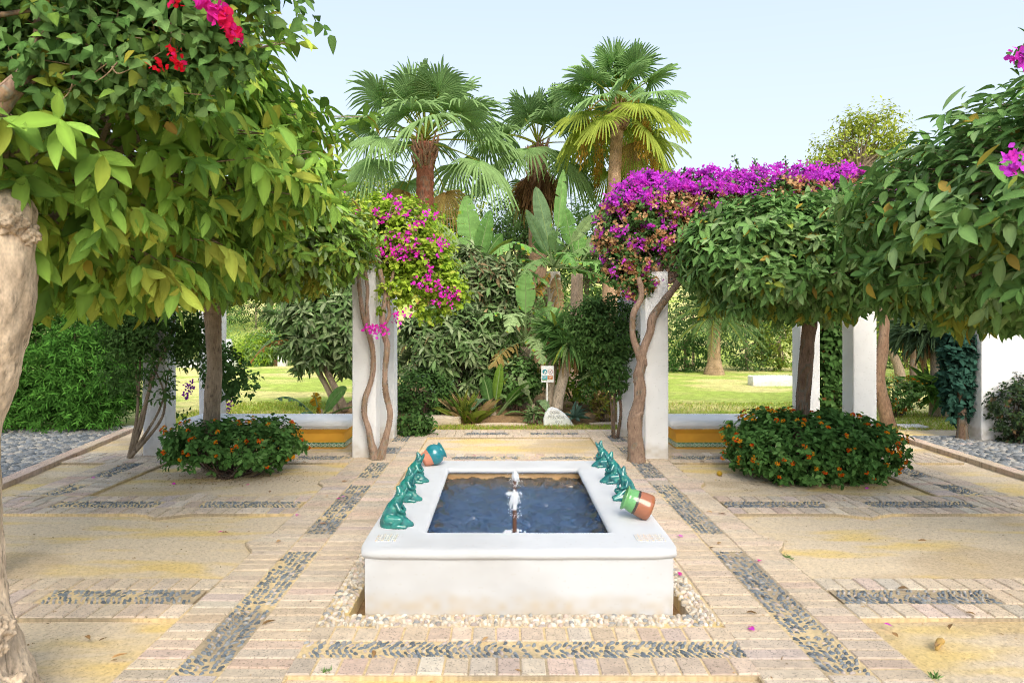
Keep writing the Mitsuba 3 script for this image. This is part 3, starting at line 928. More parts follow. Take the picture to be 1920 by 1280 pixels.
HC = 2.2
column(-1.79, -1.505, 8.25, 8.53, HC, 'white column behind two twisting bougainvillea stems, front left of the opening')
column(-1.79, -1.50, 9.62, 9.92, HC, 'white column right behind the front left column of the opening')
column(1.68, 1.955, 8.16, 8.44, HC, 'white column beside the forked bougainvillea trunk, front right of the opening')
column(1.66, 1.95, 9.75, 10.03, HC, 'white column half hidden by the forked trunk and a dark shrub')
column(-4.35, -4.07, 8.38, 8.66, HC, 'white column with a thin climber on its front, far left')
column(-4.25, -3.97, 9.7, 9.98, HC, 'slim white column behind the left orange tree trunk')
column(4.15, 4.43, 8.2, 8.48, HC, 'front white column right of the orange tree trunk on the right')
column(4.15, 4.43, 9.66, 9.94, HC, 'white column just behind the orange tree trunk on the right')


def beam(a, b, c, d, z0, z1, label):
    key = numbered('pergola_beam')
    scene[key] = mesh(*stack((a + b) / 2, (c + d) / 2, (b - a) / 2, (d - c) / 2, [(0, z0), (0, z1)], .015), 'stucco', smooth=40)
    labels[key] = {'label': label, 'category': 'beam'}


beam(-4.40, -1.47, 8.29, 8.49, HC - .002, HC + .18, 'white beam over the two front columns on the left, under the bougainvillea')
beam(-4.30, -1.47, 9.68, 9.88, HC - .002, HC + .18, 'white beam over the two back columns on the left')
beam(1.62, 4.48, 8.22, 8.42, HC - .002, HC + .18, 'white beam over the two front columns on the right, under purple bougainvillea')
beam(1.62, 4.48, 9.76, 9.94, HC - .002, HC + .18, 'white beam over the two back columns on the right')


def bench(x0, x1, label, open_left, open_right):
    """A long masonry seat: white slab, yellow plinth with a moulding, a skirting of patterned tiles."""
    key = thing('masonry_bench', label, 'bench')
    y0, y1 = 8.84, 9.52
    cx, a = (x0 + x1) / 2, (x1 - x0) / 2
    cy, b = (y0 + y1) / 2, (y1 - y0) / 2
    part(key, 'seat', mesh(*stack(cx, cy, a, b, [(.035, .262), (.012, .268), (.002, .285), (0, .305), (.004, .330), (.018, .350), (.05, .360), (.2, .362)], .05, .15, .012, 2), 'stucco', smooth=50))
    part(key, 'moulding', mesh(*stack(cx, cy, a - .04, b - .04, [(.02, .238), (0, .244), (0, .2615)], .01, .2), 'stucco', smooth=30))
    pk = part(key, 'plinth', mesh(*stack(cx, cy, a - .10, b - .10, [(0, -.03), (0, .175), (-.012, .18), (-.018, .195), (-.03, .205), (-.045, .2375)], .01, .2, .006, 5), 'yellow_paint', smooth=30))
    xa, xb, ya, yb = x0 + .10, x1 - .10, y0 + .10, y1 - .10
    n = round((xb - xa) / .116)
    for k in range(n):
        s, e = xa + (xb - xa) * k / n, xa + (xb - xa) * (k + 1) / n
        part(pk, 'tile', mesh(*stack((s + e) / 2, ya - .006, (e - s) / 2 - .0012, .012, [(0, .003), (0, .058), (.001, .06)], .001), 'patterned_tile', smooth=False))
    m = 4
    for k in range(m):
        s, e = ya + (yb - ya) * k / m, ya + (yb - ya) * (k + 1) / m
        xx = xb + .006 if open_right else xa - .006
        part(pk, 'tile', mesh(*stack(xx, (s + e) / 2, .012, (e - s) / 2 - .0012, [(0, .003), (0, .058), (.001, .06)], .001), 'patterned_tile', smooth=False))


bench(-4.15, -1.94, 'long white topped bench with yellow base on the left, behind the smaller lantana bush', False, True)
bench(2.14, 4.3, 'long white topped bench with yellow base on the right, behind the larger lantana bush', True, False)
key = numbered('garden_wall')
scene[key] = mesh(*stack(8.6, 9.62, 2.06, .16, [(0, -.05)] + [(0, z) for z in np.linspace(0, 2.7, 12)], .02, .25, .03, 4), 'stucco', smooth=40)
labels[key] = {'label': 'plain white rendered wall at the right edge of the garden', 'category': 'wall'}
key = numbered('low_wall')
a, b = G(1412, 724), G(1490, 724)
scene[key] = mesh(*stack((a[0] + b[0]) / 2, a[1] + .2, (b[0] - a[0]) / 2, .2, [(0, -.05), (0, .24), (.01, .25)], .02), 'stucco', smooth=40)
labels[key] = {'label': 'low white block standing alone on the lawn behind the right columns', 'category': 'low wall'}
key = numbered('stone_slab')
a, b = G(1688, 801), G(1728, 796)
scene[key] = mesh(*stack((a[0] + b[0]) / 2, (a[1] + b[1]) / 2, .21, .16, [(0, -.06), (0, .0), (.01, .012)], .03), 'stucco', smooth=40)
labels[key] = {'label': 'flat pale slab lying in the grass near the right cobbled path', 'category': 'slab'}
key = numbered('stone_slab')
a = G(585, 722)
scene[key] = mesh(*stack(-5.75, 10.62, .22, .12, [(0, -.06), (0, .0), (.01, .014)], .03), 'stucco', smooth=40)
labels[key] = {'label': 'flat pale slab at the far end of the left cobbled path', 'category': 'slab'}


# ================================================================== plants
def tree_bark(parent, name, ms, label=None):
    v, f, c = merge(ms)
    return part(parent, name, mesh(v, f, 'bark', c), label)


GREY_BARK, BROWN_BARK, PALE_BARK = ((.24, .18, .125), (.36, .28, .20)), ((.13, .085, .06), (.22, .15, .11)), ((.33, .24, .15), (.52, .40, .27))


def orange_tree(label, c, r, trunk, fork_z, L, n, palette, np_, seed, droop=.5, lump=.13, group='clipped orange trees round the patio', bark=GREY_BARK, tr=.085, fruits=(), power=2.5):
    """A clipped orange tree: trunk, limbs, a dense crown of leafy shoots."""
    rng = np.random.default_rng(seed)
    key = thing('orange_tree', label, 'orange tree', group)
    c, r = np.array(c), np.array(r)
    tx, ty, lean = trunk
    top = np.array([tx + lean, ty, fork_z])
    ms = [tube([(tx - .01, ty, -.12), (tx, ty, .0), (tx + lean * .25, ty, fork_z * .3), (tx + lean * .45 + .02, ty + .02, fork_z * .65), top], [tr * 1.55, tr * 1.2, tr, tr * .92, tr * .95], 14, 9, .22, 10, *bark, seed=seed)]
    for k in range(7):
        a = k / 7 * 6.28 + rng.random()
        e = c + np.array([math.cos(a) * r[0] * .62, math.sin(a) * r[1] * .62, (rng.random() - .25) * r[2] * .8])
        m = (top + e) / 2 + np.array([0, 0, .12 * r[2]])
        ms.append(tube([top - [0, 0, .05], m, e], [tr * .62, tr * .4, tr * .16], 7, 5, .2, 14, *bark, seed=seed + k))
        for q in range(3):
            e2 = e + rng.normal(size=3) * r * .3
            ms.append(tube([m, (m + e2) / 2 + rng.normal(size=3) * .05, e2], [tr * .26, tr * .16, tr * .06], 5, 4, .2, 14, *bark, seed=q))
    p, o = crown_points(rng, n, c, r, power, lump, .62, 2.6, seed=seed)
    # a few shoots stand out of the clipped outline, most of them on top
    far = (rng.random(n) < np.where(o[:, 2] > .2, .12, .05)) & (o[:, 1] > -.45)
    p[far] = c + (p[far] - c) * (1.03 + .08 * rng.random((far.sum(), 1)))
    for k in [*range(420), *np.nonzero(far)[0]]:
        e = p[k] - o[k] * .02
        b0 = c + (p[k] - c) * .62 + rng.normal(size=3) * .05
        ms.append(tube([b0, (b0 + e) / 2 + rng.normal(size=3) * .03, e], [.008, .006, .003], 4, 3, 0, 14, *bark, seed=k))
    tree_bark(key, 'trunk', ms)
    # the underside is looser and hangs
    under = (p[:, 2] < c[2] - .55 * r[2])
    dr_ = np.where(under, droop + .45, droop)[:, None]
    o2 = unit(o + np.array([0, 0, .25]))
    per = 8
    b = shoots(rng, p, o2, per, L, .38, BIG, palette, .85, np.repeat(dr_, per, 0), .15, .16, hint_up=.42, mono=.45)
    old = np.repeat(under & (rng.random(n) < .13), per)
    b.C[old] = b.C[old] * .55 + np.array([.42, .33, .05]) * .45
    old = rng.random(n * per) < .012
    b.C[old] = b.C[old] * .2 + np.array([.45, .30, .05]) * .8
    put_pieces(key, b, 'leaf', 'foliage', 'leaf', np_, 11)
    for fx in fruits:
        v, f = sphere_at(fx, .034, 2)
        part(key, 'fruit', mesh(v, f, 'stone_color', (.16, .26, .04)), 'unripe green orange')
    return key


orange_tree('large orange tree crown with long yellow green leaves filling the upper left', (-3.28, 4.25, 2.76), (1.98, 1.8, 1.02), (-3.3, 4.3, .1), 1.7, .15, 3400, SUNNY, 300, 11, .62, power=2.8,
            fruits=(P(383, 250, 3.3), P(560, 305, 3.75)))
orange_tree('dark glossy orange tree crown reaching in from the right edge, nearest on that side', (4.2, 4.45, 2.32), (1.62, 1.55, .86), (4.2, 4.5, .05), 1.6, .135, 2700, GREEN, 300, 12, .5, power=2.2)
orange_tree('orange tree with flat dark green crown and bare trunk rising from the larger lantana bush', (2.98, 7.3, 2.27), (1.04, .95, .57), (3.12, 7.3, .12), 1.62, .125, 2100, GREEN, 260, 13, .45, bark=BROWN_BARK, tr=.078)
orange_tree('orange tree with a thick grey trunk rising from the smaller lantana bush on the left', (-2.80, 7.25, 2.46), (1.32, .95, .54), (-3.22, 7.66, .02), 1.75, .125, 2000, [((.26, .37, .09), 4), ((.18, .28, .065), 3), ((.37, .44, .15), 2), ((.44, .38, .08), .2)], 240, 14, .45, tr=.092)


def bracts(rng, p, out, per, L, palette):
    """Papery bougainvillea flowers: per bracts round each point."""
    n = len(p)
    i = np.repeat(np.arange(n), per)
    d = unit(rng.normal(size=(n * per, 3)) + out[i] * .8)
    col = np.repeat(tints(rng, n, palette), per, 0) * (.85 + .3 * rng.random((n * per, 1)))
    o = p[i] + rng.normal(size=(n * per, 3)) * L * .35
    return leaves(o, d, out[i] + rng.normal(size=(n * per, 3)) * .6, L * (.8 + .4 * rng.random(n * per)), L * .8, MID, col, rng=rng)


def clusters(rng, centers, out, k, spread, per, L, palette):
    """For each centre one piece: k flowers of per bracts close together."""
    Vs, Cs = [], []
    for c, o in zip(centers, out):
        p = c + rng.normal(size=(k, 3)) * spread
        b = bracts(rng, p, np.repeat(o[None], k, 0), per, L, palette)
        v, f, cc = b.joined()
        Vs.append(v); Cs.append(cc)
    return Batch(np.array(Vs), f, np.array(Cs))


MAGENTA = [((.80, .06, .56), 4), ((.88, .14, .66), 3), ((.66, .03, .46), 2)]
PURPLE = [((.55, .07, .58), 4), ((.66, .16, .66), 3), ((.62, .06, .50), 2)]
TAN = [((.60, .38, .18), 4), ((.50, .29, .13), 3), ((.68, .50, .28), 2), ((.56, .29, .20), 1)]
REDF = [((.60, .015, .03), 3), ((.62, .02, .12), 2)]

# ---- left bougainvillea over the front left column
rng = np.random.default_rng(21)
bl = thing('bougainvillea', 'lime green bougainvillea with magenta flowers over the front left column', 'bougainvillea')
Y = 8.14
def stem(pts, Y, rad, seed, bark, sides=9):
    return tube([P(x, y, Y + (q[0] if q else 0)) for x, y, *q in pts], rad, sides, 6, .28, 14, *bark, seed=seed)
SB = ((.25, .17, .115), (.38, .27, .19))
ms = [stem([(703, 862), (699, 840), (692, 808), (683, 778), (684, 750), (696, 712), (700, 668), (692, 628), (681, 590), (675, 550), (671, 500)], Y, [.07, .05, .036, .034, .034, .032, .032, .034, .03, .026, .024], 1, SB),
      stem([(690, 612), (688, 575), (689, 540), (684, 505)], Y, [.026, .024, .022, .02], 2, SB),
      stem([(712, 862), (718, 840), (728, 800), (731, 770), (722, 730), (722, 690), (726, 650), (720, 625), (717, 590), (722, 555), (712, 505)], Y, [.07, .05, .036, .036, .034, .034, .034, .042, .036, .03, .028], 3, SB),
      stem([(720, 612), (730, 590), (728, 560), (740, 500)], Y, [.022, .02, .02, .018], 4, SB)]
for k in range(26):
    a = P(700 + rng.random() * 40, 500 - rng.random() * 40, 8.2); e = P(655 + rng.random() * 195, 370 + rng.random() * 190, 8.1 + rng.random() * .7)
    ms.append(tube([a, (a + e) / 2 + [0, 0, .12], e], [.014, .009, .004], 4, 4, .2, 14, *SB, seed=k))
tree_bark(bl, 'trunk', ms)
parts_ = [((-1.33, 8.55, 2.62), (.66, .55, .52), 760), ((-1.75, 8.5, 2.75), (.6, .5, .38), 420), ((-.92, 8.35, 2.28), (.36, .32, .33), 260), ((-.62, 8.25, 1.98), (.22, .2, .17), 90), ((-1.20, 8.2, 2.05), (.25, .12, .22), 60), ((-.85, 8.3, 1.78), (.22, .12, .18), 40), ((-1.42, 8.12, 1.85), (.05, .04, .22), 10)]
bs, sp = [], []
for c, r, n in parts_:
    p, o = crown_points(rng, n, c, r, 2.2, .2, .45, 3, seed=3)
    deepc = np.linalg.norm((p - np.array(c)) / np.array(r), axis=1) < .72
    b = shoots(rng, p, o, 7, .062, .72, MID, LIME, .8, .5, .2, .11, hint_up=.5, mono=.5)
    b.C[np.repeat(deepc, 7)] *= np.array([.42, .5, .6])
    bs.append(b); sp.append((p, o))
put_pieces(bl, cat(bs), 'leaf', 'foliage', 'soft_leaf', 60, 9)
cl = [(655, 355), (735, 372), (748, 383), (676, 390), (700, 398), (712, 400), (720, 412), (752, 395), (762, 402), (772, 418), (789, 418), (812, 403), (717, 412), (793, 398)]
cl += [(712, 460), (724, 455), (735, 462), (745, 470), (720, 475), (708, 478), (756, 474), (765, 452), (768, 468), (782, 458), (778, 476), (762, 480), (785, 482), (730, 447), (740, 480), (812, 448), (824, 455), (832, 462), (822, 470), (750, 442), (795, 500), (803, 520), (812, 525), (810, 512), (785, 527), (791, 536), (818, 540), (808, 545), (826, 550), (838, 556), (846, 560), (855, 552), (853, 545), (824, 568), (745, 588), (752, 600), (766, 592), (700, 612), (708, 616), (713, 624), (703, 628), (722, 612), (760, 438), (775, 430), (690, 620)]
C_ = np.array([P(x + rng.normal() * 3, y + rng.normal() * 3, 8.02 + (.05 if x < 680 else -.02 if y > 580 else .06 * rng.random())) for x, y in cl])
put_pieces(bl, clusters(rng, C_, np.repeat(np.array([[0, -1.0, .35]]), len(C_), 0), 4, .028, 3, .038, MAGENTA), 'blossom', 'blossoms', 'petal', 80, 3)

# ---- right bougainvillea
rng = np.random.default_rng(22)
br = thing('bougainvillea', 'wide bougainvillea with purple top and dried tan bracts over the right columns', 'bougainvillea')
Y = 8.03
RB = ((.21, .145, .10), (.34, .24, .17))
ms = [stem([(1192, 872), (1193, 850), (1191, 815), (1190, 790), (1197, 762), (1201, 730), (1198, 705), (1204, 680), (1200, 662)], Y, [.12, .098, .082, .088, .07, .068, .066, .06, .062], 5, RB, 12),
      stem([(1202, 672), (1193, 650), (1187, 630), (1186, 600), (1190, 583), (1201, 562), (1203, 545), (1197, 520)], Y, [.05, .042, .036, .034, .036, .036, .034, .03], 6, RB),
      stem([(1202, 672), (1208, 650), (1219, 622), (1224, 595), (1242, 568), (1258, 548), (1280, 520)], Y, [.052, .046, .044, .05, .044, .042, .038], 7, RB),
      stem([(1189, 800), (1183, 794), (1180, 792)], Y, [.03, .022, .014], 8, RB), stem([(1198, 722), (1190, 716), (1187, 714)], Y, [.03, .02, .012], 9, RB), stem([(1185, 784), (1196, 778), (1206, 773)], Y - .06, [.02, .03, .02], 10, RB)]
for k in range(40):
    a = P(1200 + rng.random() * 80, 515 + rng.random() * 15, 8.2); e = P(1130 + rng.random() * 450, 340 + rng.random() * 150, 8.1 + rng.random() * .6)
    ms.append(tube([a, (a + e) / 2 + [0, 0, .1], e], [.02, .012, .004], 4, 4, .2, 14, *RB, seed=k))
tree_bark(br, 'trunk', ms)
parts_ = [((1.80, 8.5, 2.70), (.60, .5, .58), 1.0), ((1.95, 8.6, 2.98), (.6, .5, .36), .6), ((2.6, 8.6, 2.88), (.75, .5, .50), 1.0), ((3.4, 8.7, 2.95), (.85, .5, .50), 1.0), ((4.1, 8.75, 3.02), (.7, .5, .45), .9), ((1.52, 8.35, 2.36), (.26, .26, .30), .22), ((1.62, 8.25, 2.06), (.2, .16, .15), .08)]
bs, tn, pu, pc, po = [], [], [], [], []
for c, r, w in parts_:
    p, o = crown_points(rng, int(1000 * w), c, r, 2.4, .22, .5, 3, seed=5)
    bs.append(shoots(rng, p, o, 7, .060, .68, LOW, DEEP, .8, .45, .2, .11, hint_up=.5))
    p, o = crown_points(rng, int(1900 * w), c, r, 2.4, .22, .86, 3, seed=5)
    t = (p[:, 2] - 1.95 - .10 * p[:, 0]) / 1.2 + .5 * (meshkit.fbm(p * 2.4 + 4, 3, 2) - .5)
    top = t > .80
    # the dry bracts hang in patches, so that the green shows between them
    dry = ~top & (meshkit.fbm(p * 5 + 11, 3, 6) > .46)
    tn.append(bracts(rng, p[dry] + o[dry] * .02, o[dry], 4, .043, TAN))
    few = ~top & (rng.random(len(p)) < .07)
    pc.append(p[few]); po.append(o[few])
    pt, ot = crown_points(rng, int(1500 * w), c, r, 2.4, .22, .86, 3, seed=5)
    t = (pt[:, 2] - 1.95 - .10 * pt[:, 0]) / 1.2 + .5 * (meshkit.fbm(pt * 2.4 + 4, 3, 2) - .5)
    k = (t > .76) & (ot[:, 1] < .5) & (meshkit.fbm(pt * 7 + 3, 2, 4) > .43)
    pc.append(pt[k]); po.append(ot[k])
put_pieces(br, cat(bs), 'leaf', 'foliage', 'leaf', 0)
put_pieces(br, cat(tn), 'bract', 'dried_bracts', 'petal', 0)
pc, po = np.vstack(pc), np.vstack(po)
put_pieces(br, clusters(rng, pc + po * .03, po, 5, .026, 3, .038, PURPLE), 'blossom', 'blossoms', 'petal', 200, 9)
ms, sh = [], []
for x, y in ((1375, 292), (1415, 298), (1472, 296), (1330, 318), (1260, 318), (1225, 322), (1285, 312), (1570, 300), (1300, 325)):
    e = P(x, y, 8.4); a = e - [rng.normal() * .05, 0, .32]
    ms.append(tube([a, (a + e) / 2 + [.03, 0, 0], e], [.006, .004, .002], 4, 4, 0, 9, *RB))
    t = rng.random(26)[:, None]
    sh.append(leaves(a + (e - a) * t, unit(rng.normal(size=(26, 3)) + [0, 0, .5]), rng.normal(size=(26, 3)), .05, .026, LOW, tints(rng, 26, DEEP), rng=rng))
tree_bark(br, 'shoot', ms)
part(br, 'shoot_leaves', mesh(*cat(sh).joined()[:2], 'leaf', cat(sh).joined()[2]), kind='stuff')

# ---- near left bougainvillea: the gnarled trunk at the edge and its foliage above
rng = np.random.default_rng(23)
bn = thing('bougainvillea', 'gnarled pale trunk at the left edge with red flowered bougainvillea foliage above', 'bougainvillea')
KB = ((.36, .28, .20), (.62, .50, .37))
ms = [tube([(-2.29, 2.86, -.15), (-2.25, 2.86, .02), (-2.235, 2.88, .16), (-2.25, 2.9, .48), (-2.25, 2.92, .85), (-2.245, 2.92, 1.15), (-2.20, 2.92, 1.42), (-2.135, 2.9, 1.68), (-2.12, 2.9, 1.95), (-2.12, 2.9, 2.08), (-2.13, 2.9, 2.17)],
           [.44, .33, .23, .15, .125, .115, .135, .148, .137, .142, .07], 90, 26, .20, 8, *KB, seed=3, zsq=.45)]
for x, y, z, r in ((-2.05, 2.78, .36, .075), (-2.02, 2.74, .31, .05), (-1.97, 2.72, .14, .09), (-2.06, 2.70, .16, .075), (-1.99, 2.74, .10, .05), (-2.02, 2.83, 2.02, .065), (-2.13, 2.80, 2.06, .08), (-1.99, 2.9, 1.97, .05), (-2.0, 2.66, .02, .07), (-2.12, 2.6, .06, .09), (-1.93, 2.8, -.02, .06), (-2.12, 2.77, .33, .03)):
    v, f = sphere_at((0, 0, 0), 1, 4)
    d = v * r * (1 + 1.1 * (meshkit.fbm(v * 2.6 + x * 9, 5, 4)[:, None] - .5)) + [x, y, z]
    t = np.clip((meshkit.fbm(d * 16, 3, 1)[:, None] - .3) / .4, 0, 1)
    ms.append((d, f, np.array(KB[0]) * (1 - t) + np.array(KB[1]) * t))
tree_bark(bn, 'trunk', ms)
BB = ((.23, .15, .105), (.36, .25, .18))
ms = [tube([P(-40, 240, 2.6), P(0, 192, 2.62), P(40, 150, 2.64), P(66, 110, 2.66), P(74, 60, 2.68), P(70, 0, 2.7), P(60, -60, 2.7)], [.05, .045, .036, .026, .02, .018, .016], 9, 6, .2, 18, *BB),
      tube([P(-30, 210, 2.6), P(20, 165, 2.6), P(48, 138, 2.62)], [.03, .026, .012], 7, 5, .2, 18, *BB),
      tube([P(55, 158, 2.64), P(90, 140, 2.63), P(118, 138, 2.62)], [.008, .006, .004], 5, 4, .1, 18, *BB),
      tube([P(-10, 30, 2.6), P(40, 22, 2.62), P(90, 14, 2.62)], [.012, .009, .006], 5, 4, .1, 18, *BB)]
for k in range(60):
    a = P(rng.random() * 330, rng.random() * 200 - 30, 2.62 + rng.random() * .2); e = a + np.array([rng.normal() * .14 + .05, rng.normal() * .05, rng.normal() * .08])
    ms.append(tube([a, (a + e) / 2 + rng.normal(size=3) * .02, e], [.004, .003, .0015], 4, 4, .1, 18, (.30, .2, .13), (.4, .32, .2), seed=k))
tree_bark(bn, 'branches', ms)
bs = []
NEARB = [((.10, .20, .055), 4), ((.06, .14, .04), 3), ((.16, .27, .09), 2.5), ((.22, .30, .06), 1), ((.36, .26, .06), .15)]
for c, r, n in (((-1.72, 2.72, 2.78), (.62, .20, .36), 380), ((-1.35, 2.78, 2.72), (.34, .16, .26), 170), ((-1.2, 2.8, 2.95), (.42, .2, .3), 170), ((-2.05, 2.75, 2.6), (.3, .16, .25), 110)):
    p, o = crown_points(rng, n, c, r, 2.2, .3, .2, 3.5, seed=9)
    b = shoots(rng, p, unit(o * [1, 1, 1] + [0, -.5, 0]), 6, .062, .62, HEART, NEARB, .85, .5, 0, .13, hint_up=.35, mono=.3)
    bs.append(b)
put_pieces(bn, cat(bs), 'leaf', 'foliage', 'leaf', 220, 11)
C_ = np.array([P(x, y, 2.52) for x, y in ((378, 12), (390, 22), (402, 15), (408, 26), (418, 34), (428, 45), (436, 55), (440, 66), (318, 92), (332, 118), (325, 125), (340, 122), (292, 122), (328, 3))])
fb = [clusters(rng, C_[:4], np.repeat([[.1, -1, .2]], 4, 0), 4, .012, 3, .034, [((.62, .02, .30), 3), ((.70, .05, .42), 2)]), clusters(rng, C_[4:8], np.repeat([[.1, -1, .2]], 4, 0), 4, .012, 3, .032, [((.62, .015, .10), 3), ((.66, .03, .25), 1)]), clusters(rng, C_[8:], np.repeat([[.1, -1, .2]], 6, 0), 3, .011, 3, .022, REDF)]
for b in fb:
    put_pieces(bn, b, 'blossom', 'blossoms', 'petal', 80, 2)

# ---- near right: a few hanging bougainvillea sprays
rng = np.random.default_rng(24)
bq = thing('bougainvillea', 'thin bougainvillea sprays with violet flowers hanging in at the upper right edge', 'bougainvillea')
ms = [tube([P(1990, -60, 2.55), P(1945, 40, 2.55), P(1915, 95, 2.55), P(1905, 118, 2.55)], [.010, .007, .005, .003], 6, 6, .1, 18, *BB), tube([P(2000, 150, 2.6), P(1950, 235, 2.6), P(1918, 280, 2.6), P(1890, 318, 2.6)], [.008, .006, .004, .003], 6, 6, .1, 18, *BB),
      tube([P(2000, 180, 2.55), P(1990, -60, 2.55)], [.01, .01], 6, 6, .1, 18, *BB), tube([P(1990, -60, 2.55), P(2030, 300, 2.5), P(2060, 900, 2.45), P(2060, 1345, 2.45)], [.02, .03, .04, .05], 8, 6, .2, 18, *BB)]
tree_bark(bq, 'branches', ms)
pp_ = np.array([P(x, y, 2.54) for x, y in ((1912, 98), (1918, 108), (1908, 118), (1925, 90), (1935, 60), (1918, 302), (1910, 318), (1930, 270), (1945, 240), (1955, 30), (1922, 122), (1915, 330))])
b = shoots(rng, pp_, np.repeat([[0., -1, 0]], len(pp_), 0), 5, .05, .6, HEART, NEARB, .9, .4, 0, .07)
put_pieces(bq, b, 'leaf', 'foliage', 'leaf', 60, 6)
C_ = np.array([P(x, y, 2.5) for x, y in ((1900, 112), (1912, 118), (1921, 104), (1903, 288), (1897, 297), (1889, 312), (1893, 318), (1919, 318))])
put_pieces(bq, clusters(rng, C_, np.repeat([[-.2, -1, .2]], len(C_), 0), 3, .008, 3, .03, PURPLE), 'blossom', 'blossoms', 'petal', 80, 2)


# ---- bushes
def bush(name, label, cat_, parts_, L, WR, shape, palette, per=6, bsdf='leaf', droop=.3, lift=.3, np_=0, seed=1, cell=8, lump=.22, group=None, stems=None, inner=.45, power=2.2, spread=.85, down=1.0, twist=.35, mono=.4, stem_len=.1, bark=BROWN_BARK, up=.5):
    rng = np.random.default_rng(seed)
    key = thing(name, label, cat_, group)
    bs = []
    for c, r, n in parts_:
        p, o = crown_points(rng, n, c, r, power, lump, inner, 2.6, down, seed)
        p[:, 2] = np.maximum(p[:, 2], .02)
        bs.append(shoots(rng, p, o, per, L, WR, shape, palette, spread, droop, lift, stem_len, hint_up=up, mono=mono, twist=twist))
    put_pieces(key, cat(bs), 'leaf', 'foliage', bsdf, np_, cell)
    ms = list(stems or [])
    if not stems:
        for c, r, n in parts_:
            b0 = np.array([c[0], c[1], min(0, c[2] - r[2])])
            if c[2] - r[2] > .5:
                continue
            for k in range(6):
                e = np.array(c) + (rng.random(3) - .4) * np.array(r) * 1.1
                ms.append(tube([b0 + rng.normal(size=3) * [.05, .05, 0], (b0 + e) / 2 + rng.normal(size=3) * .04, e], [.02, .014, .005], 5, 4, .2, 14, *bark, seed=k))
    if ms:
        tree_bark(key, 'stem', ms)
    return key, rng


def lantana(label, c, r, n, nb, seed, gap=False, npart=200):
    rng = np.random.default_rng(seed)
    c, r = np.array(c), np.array(r)
    key = thing('lantana_bush', label, 'lantana bush', 'clipped lantana bushes round the orange trees')
    p, o = crown_points(rng, n, c, r, 2.9, .14, .55, 3.2, seed=seed)
    if gap:       # the left bush is bare underneath, with its stems showing
        keep = (p[:, 2] > .16 + .16 * (meshkit.fbm(p * 4.5, 2, 8) - .5) * 2 - .10 * (p[:, 0] > c[0] + .25)) | (rng.random(n) < .05)
        p, o = p[keep], o[keep]
    p[:, 2] = np.maximum(p[:, 2], .03)
    b = shoots(rng, p, o, 7, .066, .60, MID, [((.07, .175, .05), 4), ((.05, .125, .035), 3), ((.12, .26, .08), 2.2), ((.18, .33, .10), .8)], .9, .25, .25, .08, hint_up=.55, mono=.5)
    put_pieces(key, b, 'leaf', 'foliage', 'leaf', npart, 9)
    ms = []
    for k in range(34):
        a = rng.random() * 6.28; e = c + np.array([math.cos(a), math.sin(a), 0]) * r * (.35 + .5 * rng.random()) + [0, 0, (rng.random() - .4) * r[2]]
        b0 = np.array([c[0] + rng.normal() * .1, c[1] + rng.normal() * .1, -.03])
        ms.append(tube([b0, b0 * .45 + e * .55 + [0, 0, -.08 + rng.normal() * .04], e], [.016, .011, .005], 5, 5, .3, 18, (.08, .055, .04), (.14, .10, .07), seed=k))
    tree_bark(key, 'stem', ms)
    # flower heads: domes of small orange florets
    q, oq = crown_points(rng, nb * 5, c, r * 1.03, 2.9, .14, .97, 3.2, seed=seed)
    ok = np.nonzero((q[:, 2] > (.17 if gap else .10)) & (oq[:, 1] < .55))[0][:nb]
    for k in ok:
        hd = q[k] + oq[k] * .015
        m = 15
        d = sphere_dirs(rng, m) + oq[k] * .9
        d = unit(d)
        core = rng.random() < .4
        col = tints(rng, m, [((.72, .17, .015), 3), ((.70, .08, .02), 2)] if not core else [((.74, .36, .02), 3), ((.72, .20, .015), 1)])
        col[:4] = np.array([.75, .42, .03])
        fl = leaves(hd + d * .011, unit(d + rng.normal(size=(m, 3)) * .5), d + rng.normal(size=(m, 3)) * .2, .022, .022, LOW, col, rng=rng)
        part(key, 'blossom', mesh(*fl.joined()[:2], 'petal', fl.joined()[2]))
    return key


lantana('smaller lantana bush with sparse orange flowers and bare stems, round the left orange tree trunk', (-2.86, 7.38, .31), (.68, .50, .25), 720, 46, 31, True)
lantana('larger dense round lantana bush full of orange flowers, under the right orange tree', (3.24, 7.32, .32), (.82, .70, .32), 1700, 120, 32, False)

CON = [((.06, .17, .03), 4), ((.09, .24, .04), 3), ((.14, .32, .05), 1.6), ((.035, .10, .02), 2)]
bush('conifer_shrub', 'big bright green conifer shrub with feathery sprays beside the left cobbled path', 'conifer shrub',
     [((-6.9, 10.75, 1.15), (1.28, .8, 1.25), 2200), ((-6.25, 10.6, .75), (.72, .6, .72), 800), ((-7.6, 10.6, .9), (.9, .7, .95), 800)], .10, .20, LOW, CON, 14, 'leaf', .12, .35, 0, 41, lump=.26, spread=.5, stem_len=.26)
bush('loquat', 'dark leathery leaved loquat behind the left bench, with a leaning stem', 'loquat', [((-3.12, 12.2, 1.52), (.80, .6, .72), 330), ((-3.25, 12.4, 2.2), (.8, .6, .5), 240)], .21, .27, MID, LOQUAT, 9, np_=140, seed=42, lift=.25, droop=.35, spread=.75, stem_len=.12, cell=10,
     stems=[tube([P(648, 770, 11.9), P(632, 735, 11.9), P(610, 690, 12.0), P(590, 640, 12.1), P(570, 590, 12.2)], [.07, .06, .055, .05, .03], 9, 5, .2, 12, *GREY_BARK)])
bush('loquat', 'broad loquat with dull brownish green leaf whorls in the centre of the bed', 'loquat', [((-.95, 12.2, 1.20), (.92, .6, .76), 400), ((-.30, 12.35, 1.10), (.62, .5, .62), 210)], .20, .26, MID, LOQUAT, 9, np_=170, seed=43, lift=.25, droop=.4, spread=.75, stem_len=.12, cell=10)
